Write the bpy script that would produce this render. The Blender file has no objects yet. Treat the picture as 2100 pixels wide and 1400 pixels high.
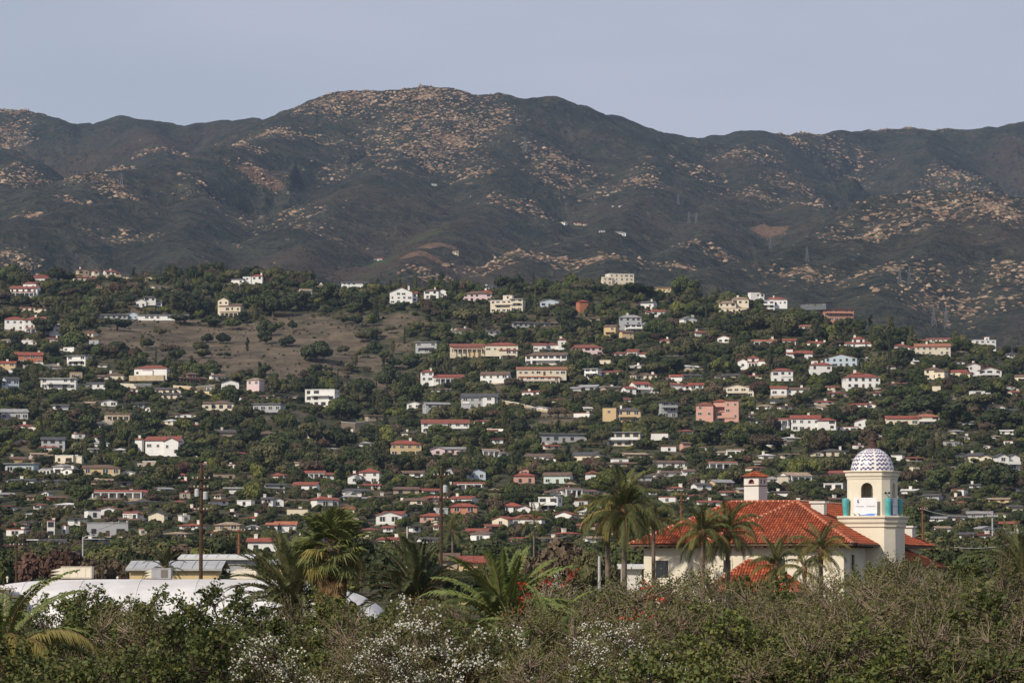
import bpy, math, random
import numpy as np
from mathutils import Vector, Matrix, Euler
R = math.radians
SC = bpy.context.scene
COL = SC.collection

# ------------------------------------------------------------------ camera
FPX = 7875.0                      # focal length in photograph pixels (135 mm on 36 mm)
CAMZ = 7.0
PITCH = math.atan(490.0 / FPX)    # horizon at row 1190 of 1400
cam_d = bpy.data.cameras.new('camera')
cam = bpy.data.objects.new('camera', cam_d); COL.objects.link(cam)
cam_d.sensor_width = 36.0; cam_d.lens = 135.0
cam_d.clip_start = 1.0; cam_d.clip_end = 60000.0
cam.location = (0, 0, CAMZ); cam.rotation_euler = (math.pi/2 + PITCH, 0, 0)
SC.camera = cam
# ------------------------------------------------------------------ light
SUN_EL, SUN_AZ = R(37), R(44)     # sun behind the camera, 44 degrees to the left
sdir = Vector((-math.sin(SUN_AZ)*math.cos(SUN_EL), -math.cos(SUN_AZ)*math.cos(SUN_EL), math.sin(SUN_EL)))
sun_d = bpy.data.lights.new('sun', 'SUN'); sun_d.energy = 4.3; sun_d.angle = R(1.2); sun_d.color = (1.0, 0.90, 0.75)
sun = bpy.data.objects.new('sun', sun_d); COL.objects.link(sun)
sun.rotation_euler = sdir.to_track_quat('Z', 'Y').to_euler(); sun.location = (0, 0, 400)
W = bpy.data.worlds.new('World'); SC.world = W; W.use_nodes = True
wn = W.node_tree.nodes; wl = W.node_tree.links; wn.clear()
wo = wn.new('ShaderNodeOutputWorld'); bg = wn.new('ShaderNodeBackground'); bg.inputs[1].default_value = 0.085
sky = wn.new('ShaderNodeTexSky'); sky.sky_type = 'NISHITA'; sky.sun_disc = False
sky.sun_elevation = SUN_EL; sky.sun_rotation = math.atan2(sdir.x, sdir.y)
sky.air_density = 1.0; sky.dust_density = 1.6; sky.ozone_density = 1.2; sky.altitude = 0
# thin high cloud veil over the whole sky, a little streaky
tc = wn.new('ShaderNodeTexCoord'); mp = wn.new('ShaderNodeMapping'); mp.inputs['Scale'].default_value = (1.6, 1.6, 7.0)
nz = wn.new('ShaderNodeTexNoise'); nz.inputs['Scale'].default_value = 2.9; nz.inputs['Detail'].default_value = 5
mr = wn.new('ShaderNodeMapRange'); mr.inputs[1].default_value = 0.3; mr.inputs[2].default_value = 0.75
mr.inputs[3].default_value = 0.45; mr.inputs[4].default_value = 0.95
veil = wn.new('ShaderNodeMix'); veil.data_type = 'RGBA'
veil.inputs['B'].default_value = (6.0, 6.25, 7.5, 1)
wl.new(tc.outputs['Generated'], mp.inputs[0]); wl.new(mp.outputs[0], nz.inputs['Vector']); wl.new(nz.outputs[0], mr.inputs[0])
wl.new(mr.outputs[0], veil.inputs['Factor']); wl.new(sky.outputs[0], veil.inputs['A'])
wl.new(veil.outputs['Result'], bg.inputs[0]); wl.new(bg.outputs[0], wo.inputs[0])
SC.view_settings.view_transform = 'Standard'; SC.view_settings.look = 'None'
SC.view_settings.exposure = 0.0; SC.view_settings.gamma = 1.0
SC.render.engine = 'CYCLES'
SC.cycles.max_bounces = 5; SC.cycles.diffuse_bounces = 2; SC.cycles.glossy_bounces = 2
SC.cycles.transmission_bounces = 2; SC.cycles.transparent_max_bounces = 4; SC.cycles.volume_bounces = 0

# ------------------------------------------------------------------ helpers
CP, SP = math.cos(PITCH), math.sin(PITCH)
def ray(px, py):
    """direction of a photograph pixel, scaled so that its depth (y) component is 1: returns x/y and z/y"""
    a = (px-1050.0)/FPX; b = (700.0-py)/FPX
    yy = CP - b*SP
    return a/yy, (SP + b*CP)/yy
def at(px, py, D):
    u, v = ray(px, py); return Vector((u*D, D, CAMZ + v*D))
def proj(x, y, z):
    dz = z-CAMZ
    fwd = y*CP + dz*SP; up = -y*SP + dz*CP
    return 1050.0 + FPX*x/fwd, 700.0 - FPX*up/fwd
def lin(c):
    return tuple((v/255/12.92 if v/255 <= 0.04045 else ((v/255+0.055)/1.055)**2.4) for v in c)

class NT:
    """tiny node helper"""
    def __init__(s, name):
        s.m = bpy.data.materials.new(name); s.m.use_nodes = True
        s.t = s.m.node_tree; s.n = s.t.nodes; s.l = s.t.links
        s.b = s.n['Principled BSDF']
    def new(s, typ, **kw):
        n = s.n.new('ShaderNode'+typ)
        for k, v in kw.items(): setattr(n, k, v)
        return n
    def set(s, sock, v):
        if hasattr(v, 'is_output'): s.l.new(v, sock)
        elif isinstance(v, (tuple, list)) and len(v) == 3 and sock.type == 'RGBA': sock.default_value = (*v, 1)
        else: sock.default_value = v
    def pos(s): return s.new('NewGeometry').outputs['Position']
    def objc(s): return s.new('TexCoord').outputs['Object']
    def mapping(s, v, scale, rot=(0,0,0)):
        n = s.new('Mapping'); s.l.new(v, n.inputs[0]); n.inputs['Scale'].default_value = scale; n.inputs['Rotation'].default_value = rot
        return n.outputs[0]
    def noise(s, v, scale, detail=3, rough=0.55):
        n = s.new('TexNoise'); s.l.new(v, n.inputs['Vector']); n.inputs['Scale'].default_value = scale
        n.inputs['Detail'].default_value = detail; n.inputs['Roughness'].default_value = rough
        return n.outputs[0]
    def vor(s, v, scale, feature='F1', out='Distance'):
        n = s.new('TexVoronoi'); n.feature = feature; s.l.new(v, n.inputs['Vector']); n.inputs['Scale'].default_value = scale
        return n.outputs[out]
    def mix(s, f, a, b):
        n = s.new('Mix'); n.data_type = 'RGBA'
        s.set(n.inputs['Factor'], f); s.set(n.inputs['A'], a); s.set(n.inputs['B'], b); return n.outputs['Result']
    def math(s, op, a, b=0.0, clamp=False):
        n = s.new('Math'); n.operation = op; n.use_clamp = clamp; s.set(n.inputs[0], a); s.set(n.inputs[1], b); return n.outputs[0]
    def ramp(s, v, lo, hi, a=0.0, b=1.0):
        n = s.new('MapRange'); n.interpolation_type = 'SMOOTHSTEP'
        s.l.new(v, n.inputs[0])
        for i, q in enumerate((lo, hi, a, b)): s.set(n.inputs[i+1], q)
        return n.outputs[0]
    def attr(s, name):
        n = s.new('Attribute'); n.attribute_name = name; return n.outputs['Fac']
    def bump(s, h, strength, dist):
        n = s.new('Bump'); n.inputs['Strength'].default_value = strength; n.inputs['Distance'].default_value = dist
        s.l.new(h, n.inputs['Height']); s.l.new(n.outputs[0], s.b.inputs['Normal'])
    def done(s, color, rough=0.8, spec=0.3, metal=0.0):
        s.set(s.b.inputs['Base Color'], color); s.set(s.b.inputs['Roughness'], rough)
        s.b.inputs['Specular IOR Level'].default_value = spec; s.b.inputs['Metallic'].default_value = metal
        return s.m
def mat_plain(name, c, var=0.15, scale=0.8, rough=0.8, spec=0.3, bump=0.0, bscale=8.0, rnd=0.0):
    """painted or weathered surface: base colour with blotchy wear and fine relief"""
    t = NT(name); p = t.objc()
    n = t.noise(p, scale, 5, 0.62)
    f = t.ramp(n, 0.3, 0.72)
    c = tuple(c)
    col = t.mix(f, tuple(v*(1-var) for v in c), tuple(min(v*(1+var*0.6), 0.95) for v in c))
    if rnd:
        o = t.new('ObjectInfo').outputs['Random']
        col = t.mix(o, col, t.mix(0.0, tuple(v*(1-rnd) for v in c), c))
    if bump: t.bump(t.noise(p, bscale, 4), bump, 0.02)
    return t.done(col, rough, spec)

class MB:
    def __init__(s): s.v = []; s.f = []; s.m = []
    def face(s, pts, m=0):
        k = len(s.v); s.v += [tuple(p) for p in pts]; s.f.append(tuple(range(k, k+len(pts)))); s.m.append(m)
    def box(s, x0, x1, y0, y1, z0, z1, m=0):
        k = len(s.v)
        s.v += [(x0,y0,z0),(x1,y0,z0),(x1,y1,z0),(x0,y1,z0),(x0,y0,z1),(x1,y0,z1),(x1,y1,z1),(x0,y1,z1)]
        for q in ((0,3,2,1),(4,5,6,7),(0,1,5,4),(1,2,6,5),(2,3,7,6),(3,0,4,7)):
            s.f.append(tuple(k+i for i in q)); s.m.append(m)
    def prism(s, base, z0, z1, m=0, cap=True):
        """vertical prism of a polygon [(x,y)...] (counter-clockwise)"""
        n = len(base); k = len(s.v)
        s.v += [(x, y, z0) for x, y in base] + [(x, y, z1) for x, y in base]
        for i in range(n):
            j = (i+1) % n; s.f.append((k+i, k+j, k+n+j, k+n+i)); s.m.append(m)
        if cap:
            s.f.append(tuple(range(k+n-1, k-1, -1))); s.m.append(m)
            s.f.append(tuple(range(k+n, k+2*n))); s.m.append(m)
    def loft(s, rings, m=0, cap=True):
        k = len(s.v); n = len(rings[0])
        for r in rings: s.v += [tuple(p) for p in r]
        for a in range(len(rings)-1):
            for i in range(n):
                j = (i+1) % n
                s.f.append((k+a*n+i, k+a*n+j, k+(a+1)*n+j, k+(a+1)*n+i)); s.m.append(m)
        if cap:
            s.f.append(tuple(range(k+n-1, k-1, -1))); s.m.append(m)
            e = k+(len(rings)-1)*n; s.f.append(tuple(range(e, e+n))); s.m.append(m)
    def tube(s, pts, rad, sides=5, m=0, cap=True):
        pts = [Vector(p) for p in pts]; rings = []
        for i, p in enumerate(pts):
            d = (pts[min(i+1, len(pts)-1)]-pts[max(i-1, 0)])
            if d.length < 1e-6: d = Vector((0,0,1))
            d.normalize(); a = d.orthogonal().normalized(); b = d.cross(a)
            r = rad[i] if isinstance(rad, (list, tuple)) else rad
            rings.append([p + a*math.cos(2*math.pi*q/sides)*r + b*math.sin(2*math.pi*q/sides)*r for q in range(sides)])
        s.loft(rings, m, cap)
    def lathe(s, prof, cx=0, cy=0, n=16, m=0):
        s.loft([[(cx+r*math.cos(2*math.pi*i/n), cy+r*math.sin(2*math.pi*i/n), z) for i in range(n)] for r, z in prof], m)
    def mesh(s, name, mats, smooth=False):
        me = bpy.data.meshes.new(name); me.from_pydata(s.v, [], s.f)
        for m in mats: me.materials.append(m)
        if len(mats) > 1: me.polygons.foreach_set('material_index', s.m)
        if smooth: me.polygons.foreach_set('use_smooth', [True]*len(s.f))
        me.update(); return me
def link(name, me, parent=None, loc=None, rot=None, scale=None):
    o = bpy.data.objects.new(name, me); COL.objects.link(o)
    if parent is not None: o.parent = parent
    if loc is not None: o.location = loc
    if rot is not None: o.rotation_euler = rot
    if scale is not None: o.scale = scale
    return o
def tag(o, label=None, cat=None, group=None, kind=None):
    if label: o['label'] = label
    if cat: o['category'] = cat
    if group: o['group'] = group
    if kind: o['kind'] = kind
    return o
def npmesh(name, V, F, mats=(), mi=None, smooth=False):
    V = np.ascontiguousarray(V, dtype=np.float32); F = np.ascontiguousarray(F, dtype=np.int32)
    me = bpy.data.meshes.new(name); k = F.shape[1]
    me.vertices.add(len(V)); me.vertices.foreach_set('co', V.ravel())
    me.loops.add(F.size); me.loops.foreach_set('vertex_index', F.ravel())
    me.polygons.add(len(F)); me.polygons.foreach_set('loop_start', np.arange(0, F.size, k, dtype=np.int32))
    me.polygons.foreach_set('loop_total', np.full(len(F), k, dtype=np.int32))
    for m in mats: me.materials.append(m)
    if mi is not None: me.polygons.foreach_set('material_index', np.ascontiguousarray(mi, dtype=np.int32))
    if smooth: me.polygons.foreach_set('use_smooth', np.ones(len(F), dtype=bool))
    me.update(calc_edges=True); return me

# ------------------------------------------------------------------ terrain height
_rng = np.random.RandomState(7)
_LT = _rng.rand(256, 256)
def vnoise(x, y):
    xi = np.floor(x).astype(int); yi = np.floor(y).astype(int)
    fx = x-xi; fy = y-yi
    fx = fx*fx*fx*(fx*(fx*6-15)+10); fy = fy*fy*fy*(fy*(fy*6-15)+10)
    a = _LT[xi & 255, yi & 255]; b = _LT[(xi+1) & 255, yi & 255]
    c = _LT[xi & 255, (yi+1) & 255]; d = _LT[(xi+1) & 255, (yi+1) & 255]
    return (a*(1-fx)+b*fx)*(1-fy) + (c*(1-fx)+d*fx)*fy
def fbm(x, y, o=4, g=0.5, ridged=False):
    s = 0.0; a = 1.0; t = 0.0
    for i in range(o):
        n = vnoise(x+17.3*i, y-9.1*i)
        if ridged: n = 1-np.abs(2*n-1)
        s = s + a*n; t += a; a *= g; x = x*2.03; y = y*2.03
    return s/t
def sst(x, a, b):
    t = np.clip((x-a)/(b-a), 0, 1); return t*t*(3-2*t)
CREST = np.array([(-400,590,2650),(0,580,2650),(200,580,2700),(420,575,2750),(620,588,2700),(700,600,2650),(800,612,2580),
    (900,608,2580),(1000,610,2600),(1240,592,2600),(1400,600,2600),(1560,622,2500),(1650,655,2400),(1750,682,2350),
    (1850,703,2300),(1950,712,2300),(2100,735,2300),(2500,745,2300)], float)
CZ = np.array([at(a, b, c).z for a, b, c in CREST])
def hill(x, y):
    px = 1050 + FPX*x/np.maximum(y, 250.0)
    zc = np.interp(px, CREST[:,0], CZ); dc = np.interp(px, CREST[:,0], CREST[:,2])
    s = np.maximum(y-850, 0)/(dc-850)
    near = 8.6*sst(y, 330, 850)
    rise = near + (zc-8.6)*np.power(s, 1.85)
    fall = np.maximum(zc + 9 - 0.13*(y-dc), 60.0)
    k = 6.0
    z = -k*np.logaddexp(-rise/k, -fall/k)
    am = sst(y, 1000, 1500)
    z = z + am*(fbm(x/170, y/170, 3)-0.5)*14 + sst(y, 500, 900)*(fbm(x/60+5, y/60, 2)-0.5)*2.0
    rc = np.interp(y, [1700, 2000, 2550], [ray(745, 800)[0]*1700, ray(760, 800)[0]*2000, ray(835, 600)[0]*2550])
    z = z - sst(y, 1650, 2000)*(1-sst(y, 2200, 2480))*np.exp(-((x-rc)/42.0)**2)*16
    return z
RIDGES = [
 [(-500,225,8000),(-200,215,8000),(0,226,7900),(60,228,7900),(110,246,7900),(150,263,8000),(200,263,8000),(270,241,7900),(330,247,7900),(380,258,7900),(430,248,7900),(480,241,7900),(530,254,7800),(600,243,7300)],
 [(600,243,7300),(650,222,7000),(700,200,7000),(740,186,7000),(800,190,7000),(860,181,7000),(900,190,7000),(940,201,7000),(1000,199,7000),(1130,199,7050),(1200,222,7100),(1270,236,7200),(1330,255,7300),(1390,274,7500),(1450,276,7800)],
 [(1450,276,7800),(1500,269,7700),(1560,269,7700),(1640,271,7900),(1700,265,8000),(1780,267,8100),(1850,264,8100),(1920,264,8100),(2000,259,8100),(2060,253,8100),(2100,247,8100),(2400,235,8100),(2700,240,8100)],
 [(650,222,7000),(600,265,6700),(480,302,6300),(440,312,6100),(300,342,5900),(210,352,5700),(120,412,5400),(0,452,5100),(-200,480,4900)],
 [(270,398,5300),(160,425,5100),(60,450,4900),(-100,490,4700)],
 [(860,181,7000),(880,290,6500),(800,348,6000),(700,402,5500),(620,470,5000),(560,540,4500)],
 [(1000,199,7000),(1040,290,6500),(1030,350,6100),(960,420,5600),(900,492,4900),(850,530,4400)],
 [(1330,255,7300),(1310,335,6500),(1290,405,5900),(1200,470,5300),(1100,520,4700),(1050,560,4300)],
 [(1560,269,7700),(1540,335,6900),(1580,395,6400),(1660,430,5900),(1720,470,5500)],
 [(1540,335,6900),(1460,420,6000),(1420,490,5200),(1380,540,4700)],
 [(-200,250,6900),(0,312,6300),(60,372,5900),(110,402,5500)],
 [(270,241,7900),(310,310,7000),(380,330,6600)],
 [(1850,264,8100),(1890,300,7600)],
 [(1450,565,4200),(1600,505,4700),(1740,452,5000),(1850,402,5100),(1950,384,5200),(2050,390,5200),(2150,402,5200),(2400,420,5000)],
 [(1950,384,5200),(1900,500,4600),(1840,600,4000)],
 [(2050,390,5200),(2090,530,4500),(2110,650,3900)],
 [(1740,452,5000),(1690,550,4400),(1640,620,3900)],
 [(420,395,5600),(380,470,5000),(330,540,4400)],
 [(1250,500,4900),(1270,560,4200)],
]
SEGS = []
for rl in RIDGES:
    P = [at(*q) for q in rl]
    for a, b in zip(P, P[1:]): SEGS.append((a.x, a.y, a.z, b.x, b.y, b.z))
def mount(x, y):
    wx = x + (fbm(x/420, y/420, 3)-0.5)*120; wy = y + (fbm(x/420+31, y/420+11, 3)-0.5)*120
    base = 70 + (y-3200)*0.066
    best = base - 30.0
    sk = 9.0
    acc = np.exp(np.clip((best-600)/sk, -60, 60)); dm = np.full(np.shape(x), 1e9)
    for ax, ay, az, bx, by, bz in SEGS:
        dx, dy = bx-ax, by-ay; L2 = dx*dx+dy*dy
        t = np.clip(((wx-ax)*dx + (wy-ay)*dy)/L2, 0, 1)
        d = np.hypot(wx-(ax+t*dx), wy-(ay+t*dy))
        h = az+t*(bz-az) - 0.52*d*d/(d+28.0)
        acc = acc + np.exp(np.clip((h-600)/sk, -60, 60)); dm = np.minimum(dm, d)
    z = 600 + sk*np.log(acc)
    k = sst(dm, 20, 260)
    g = fbm(wx/330, wy/330, 5, 0.52, True)
    z = z - 6 + (g-0.66)*(18+215*k) + (fbm(x/70, y/70, 3)-0.5)*(9+14*k) + (fbm(x/22, y/22, 2)-0.5)*6
    return z
def height(x, y):
    x = np.asarray(x, float); y = np.asarray(y, float)
    h = hill(x, y)
    m = np.asarray(y > 2950)
    if m.any():
        xm, ym = x[m], y[m]
        mm = mount(xm, ym)*sst(ym, 2950, 3500) - 200*(1-sst(ym, 2950, 3500))
        h = np.array(h); h[m] = np.maximum(h[m], mm)
    return h
def cast(pxs, pys, d0, d1, step, fn):
    """first terrain hit of photograph pixels (real ray march over the height field)"""
    pxs = np.atleast_1d(np.asarray(pxs, float)); pys = np.atleast_1d(np.asarray(pys, float))
    D = np.arange(d0, d1, step)[None, :]
    a = (pxs-1050)/FPX; b = (700-pys)/FPX; yy = CP-b*SP
    u = (a/yy)[:, None]; v = ((SP+b*CP)/yy)[:, None]
    below = (CAMZ + v*D) < fn(u*D + 0*D, D + 0*u)
    i = np.where(below.any(1), below.argmax(1), D.shape[1]-1)
    Dh = D[0, i]
    return u[:, 0]*Dh, Dh, CAMZ + v[:, 0]*Dh, below.any(1)

def inpoly(px, py, poly):
    ins = np.zeros(np.shape(px), bool); n = len(poly)
    for i in range(n):
        x0, y0 = poly[i]; x1, y1 = poly[(i+1) % n]
        c = ((y0 > py) != (y1 > py)) & (px < (x1-x0)*(py-y0)/((y1-y0) if y1 != y0 else 1e-9) + x0)
        ins ^= c
    return ins
# bare soil on the hillside
BARE = [([(175,680),(260,655),(400,652),(520,668),(560,640),(640,640),(700,658),(745,700),(705,742),(640,762),(600,792),(440,772),(330,748),(220,722)], 1.0),
        ([(700,640),(800,640),(850,680),(862,760),(790,810),(690,795),(640,762),(705,742)], 0.62),
        ([(1110,846),(1180,846),(1202,884),(1085,886)], 1.0),
        ([(792,640),(846,643),(856,664),(822,672)], 1.0),
        ([(1862,890),(1945,880),(1940,930),(1850,932)], 0.8),
        ([(700,862),(760,862),(755,886),(700,884)], 1.0),
        ([(1010,770),(1050,775),(1050,800),(1015,805)], 0.9),
        ([(440,850),(640,846),(660,870),(450,868)], 0.6)]
def bare_at(px, py):
    r = np.zeros(np.shape(px))
    for poly, s in BARE: r = np.maximum(r, inpoly(px, py, poly)*s)
    return r
ROCK = [(740,202,115,22,.95),(860,197,90,16,.95),(900,235,110,50,.8),(930,290,60,30,1.1),(870,310,95,45,.8),(780,300,60,45,.45),(960,362,70,28,.7),(1000,250,55,50,.55),
 (570,268,75,14,1.2),(490,298,50,8,1.1),(230,350,38,9,1.2),(190,370,40,10,1.0),(245,400,38,9,1.15),(160,417,55,10,1.0),(60,446,60,7,1.0),
 (15,300,40,25,.8),(40,375,60,50,.7),(340,310,60,28,.6),(530,368,55,7,.9),(590,430,75,40,.6),(280,490,60,25,.5),(640,470,60,40,.4),(420,400,60,30,.35),
 (1150,335,60,45,.6),(1320,370,28,60,.75),(1230,400,60,30,.4),(1550,325,80,38,.6),(1625,285,30,12,.9),(1650,385,60,35,.65),(1680,425,50,22,.8),(1560,400,60,40,.4),
 (1950,430,150,45,.9),(2040,430,70,35,1.1),(1800,480,110,38,.8),(1850,545,120,40,.55),(2080,560,55,60,.75),(1650,545,70,40,.45),(1960,620,140,45,.5),
 (1090,520,65,25,.8),(1230,532,85,25,.9),(1000,545,60,25,.7),(900,570,60,18,.7),(1450,500,65,16,.8),(1400,545,90,25,.6),(790,346,40,8,.9),(40,542,45,12,.7),
 (700,340,50,30,.35),(1080,430,70,30,.4),(1420,350,60,40,.4),(1740,340,60,30,.3),(1960,372,50,14,.7),(1660,275,60,5,.9),(1850,266,60,5,.8),(2060,255,50,6,.9),(40,228,50,6,.9),(300,244,40,6,.7)]
DRYM = [(890,508,58,13),(860,520,50,9),(1580,478,42,9),(530,368,48,5)]
GREENM = [(775,536,45,6),(880,486,60,4),(1180,462,40,7)]

def sheet(name, xs_of, ys, nx, mat, mtn):
    vv = np.linspace(-1, 1, nx)
    Y = np.repeat(ys[:, None], nx, 1); X = vv[None, :]*xs_of(ys)[:, None]
    Z = height(X.ravel(), Y.ravel()).reshape(X.shape)
    V = np.stack([X, Y, Z], -1).reshape(-1, 3)
    ny = len(ys); i = np.arange(ny-1)[:, None]*nx + np.arange(nx-1)[None, :]
    i = i.ravel(); F = np.stack([i, i+1, i+nx+1, i+nx], 1)
    me = npmesh(name, V, F, [mat], smooth=True)
    o = link(name, me); tag(o, kind='structure')
    x, y, z = V.T
    def setattr_(nm, a):
        at_ = me.attributes.new(nm, 'FLOAT', 'POINT'); at_.data.foreach_set('value', np.ascontiguousarray(a, dtype=np.float32))
    if mtn:
        def blobs(lst, dflt=1.0):
            q = np.array([(b[0], b[1]) for b in lst], float)
            hx, hy, hz, ok = cast(q[:,0], q[:,1], 3300, 8600, 14, height)
            out = np.zeros(len(V))
            for j, b in enumerate(lst):
                rx = b[2]*hy[j]/FPX; ry = b[3]*hy[j]/FPX/0.30
                e = ((x-hx[j])/rx)**2 + ((y-hy[j])/ry)**2
                out = np.maximum(out, (b[4] if len(b) > 4 else dflt)*np.exp(-0.75*e))
            return out
        setattr_('rock', blobs(ROCK)); setattr_('dry', blobs(DRYM)); setattr_('green', blobs(GREENM))
    else:
        px, py = proj(x, np.maximum(y, 5), z)
        j = sum(bare_at(px+dx, py+dy) for dx in (-14, 0, 14) for dy in (-6, 0, 6))/9.0     # soft edges
        setattr_('bare', j*(y > 800))
    return o

# ---- ground materials
def m_ground():
    t = NT('hillside_soil_and_scrub'); p = t.pos()
    n1 = t.noise(p, 0.02, 5, 0.6); n2 = t.noise(p, 0.15, 5, 0.65); n3 = t.noise(p, 0.9, 3)
    scrub = t.mix(t.ramp(n2, 0.35, 0.65), (0.028, 0.034, 0.018), (0.075, 0.07, 0.038))
    scrub = t.mix(t.ramp(n1, 0.52, 0.66), scrub, (0.115, 0.088, 0.055))
    st = t.noise(t.mapping(p, (0.05, 0.02, 0.22)), 1.0, 6, 0.68)
    soil = t.mix(t.ramp(st, 0.36, 0.66), (0.066, 0.054, 0.038), (0.150, 0.115, 0.080))
    soil = t.mix(t.ramp(t.vor(p, 0.16), 0.10, 0.3, 0.75, 0.0), soil, (0.055, 0.055, 0.034))
    soil = t.mix(t.ramp(n3, 0.6, 0.75, 0, 0.6), soil, (0.2, 0.165, 0.12))
    b = t.math('ADD', t.math('ADD', t.attr('bare'), t.math('MULTIPLY', t.math('SUBTRACT', n2, 0.5), 1.0)), t.math('MULTIPLY', t.math('SUBTRACT', t.noise(p, 0.04, 4, 0.6), 0.55), 1.8))
    col = t.mix(t.ramp(b, 0.3, 0.62), scrub, soil)
    t.bump(n2, 0.6, 1.5)
    return t.done(col, 0.95, 0.1)
def m_mount():
    t = NT('chaparral_and_sandstone'); p = t.pos()
    big = t.noise(p, 0.0022, 4, 0.6); mid = t.noise(p, 0.016, 5, 0.66); fine = t.noise(p, 0.085, 4, 0.7)
    ch = t.mix(t.ramp(mid, 0.35, 0.66), (0.019, 0.023, 0.018), (0.050, 0.050, 0.036))
    ch = t.mix(t.ramp(fine, 0.48, 0.74, 0, 0.7), ch, (0.088, 0.072, 0.052))
    ch = t.mix(t.ramp(big, 0.5, 0.68, 0, 0.6), ch, (0.075, 0.052, 0.040))
    ch = t.mix(t.ramp(t.vor(p, 0.075), 0.12, 0.45, 0.8, 0.0), ch, (0.012, 0.016, 0.012))
    ch = t.mix(t.ramp(t.noise(p, 0.035, 5, 0.7), 0.52, 0.68, 0, 0.6), ch, (0.070, 0.066, 0.042))
    # outcrops: uneven cells, longer across the slope
    q = t.mapping(p, (1.0, 0.45, 1.9), (0, 0.45, 0))
    w = t.new('VectorMath'); w.operation = 'ADD'
    cn = t.new('TexNoise'); cn.inputs['Scale'].default_value = 0.03; cn.inputs['Detail'].default_value = 3; t.l.new(q, cn.inputs['Vector'])
    sc = t.new('VectorMath'); sc.operation = 'SCALE'; t.l.new(cn.outputs['Color'], sc.inputs[0]); sc.inputs['Scale'].default_value = 26.0
    t.l.new(q, w.inputs[0]); t.l.new(sc.outputs[0], w.inputs[1]); q = w.outputs[0]
    v1 = t.new('TexVoronoi'); v1.inputs['Scale'].default_value = 0.065; t.l.new(q, v1.inputs['Vector'])
    v2 = t.new('TexVoronoi'); v2.inputs['Scale'].default_value = 0.16; t.l.new(q, v2.inputs['Vector'])
    def cell(v):
        s = t.new('SeparateColor'); t.l.new(v.outputs['Color'], s.inputs[0]); return s.outputs[0], v.outputs['Distance']
    c1, d1 = cell(v1); c2, d2 = cell(v2)
    rk = t.attr('rock')
    rk = t.math('MULTIPLY', t.math('ADD', t.math('MULTIPLY', rk, 0.86), t.math('MULTIPLY', t.ramp(mid, 0.5, 0.75), 0.18)), t.ramp(t.noise(p, 0.009, 4, 0.65), 0.3, 0.6, 0.35, 1.25))
    m1 = t.math('MULTIPLY', t.ramp(t.math('SUBTRACT', t.math('MULTIPLY', rk, 0.80), c1), 0.0, 0.06), t.ramp(d1, 0.35, 0.62, 1.0, 0.0))
    m2 = t.math('MULTIPLY', t.ramp(t.math('SUBTRACT', t.math('MULTIPLY', rk, 0.88), c2), 0.0, 0.06), t.ramp(d2, 0.38, 0.62, 1.0, 0.0))
    solid = t.ramp(t.math('ADD', t.math('SUBTRACT', t.attr('rock'), 0.92), t.math('MULTIPLY', t.math('SUBTRACT', fine, 0.5), 2.2)), -0.02, 0.16)
    ln = t.noise(t.mapping(p, (0.016, 0.009, 0.05), (0, 0.5, 0.2)), 1.0, 7, 0.72)        # ledges running across the slope
    m3 = t.ramp(t.math('ADD', t.math('ADD', ln, t.math('MULTIPLY', t.attr('rock'), 0.20)), t.math('MULTIPLY', t.math('SUBTRACT', fine, 0.5), 0.35)), 0.715, 0.77)
    m4 = t.ramp(t.math('ADD', t.noise(p, 0.30, 4, 0.7), t.math('MULTIPLY', rk, 0.17)), 0.73, 0.80, 0, 0.8)
    m1 = t.math('MULTIPLY', m1, t.ramp(t.noise(p, 0.02, 4, 0.65), 0.42, 0.60))
    mk = t.math('MAXIMUM', t.math('MAXIMUM', t.math('MAXIMUM', m1, m2), solid), t.math('MAXIMUM', m3, m4))
    mk = t.math('MULTIPLY', mk, t.ramp(t.noise(p, 0.16, 3), 0.3, 0.55, 0.35, 1.0))
    rc = t.mix(t.ramp(t.noise(p, 0.03, 4), 0.35, 0.65), (0.30, 0.185, 0.115), (0.46, 0.335, 0.225))
    rc = t.mix(t.ramp(t.noise(p, 0.2, 3), 0.52, 0.68, 0, 0.6), rc, (0.13, 0.095, 0.07))
    col = t.mix(mk, ch, rc)
    dn = t.math('MULTIPLY', t.math('SUBTRACT', mid, 0.5), 0.9)
    col = t.mix(t.ramp(t.math('ADD', t.attr('dry'), dn), 0.40, 0.62), col, t.mix(fine, (0.12, 0.075, 0.052), (0.17, 0.11, 0.075)))
    col = t.mix(t.ramp(t.math('ADD', t.attr('green'), dn), 0.42, 0.66, 0, .8), col, t.mix(fine, (0.03, 0.05, 0.02), (0.075, 0.085, 0.035)))
    hgt = t.math('ADD', t.math('ADD', t.math('MULTIPLY', mid, 2.2), fine), t.math('MULTIPLY', mk, 0.5))
    t.bump(hgt, 1.0, 10.0)
    return t.done(col, 0.95, 0.05)
MG, MM = m_ground(), m_mount()
ys1 = np.concatenate([np.linspace(-60, 300, 13)[:-1], np.linspace(300, 850, 40)[:-1], np.linspace(850, 3300, 300)])
ground = sheet('ground', lambda y: 420 + 0.15*np.maximum(y, 0), ys1, 330, MG, False)
ys2 = np.concatenate([np.linspace(3300, 4000, 60)[:-1], np.linspace(4000, 7400, 520)[:-1], np.linspace(7400, 8700, 120), np.linspace(8720, 9600, 20)])
mountains = sheet('mountains', lambda y: 0.205*y, ys2, 980, MM, True)
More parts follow.
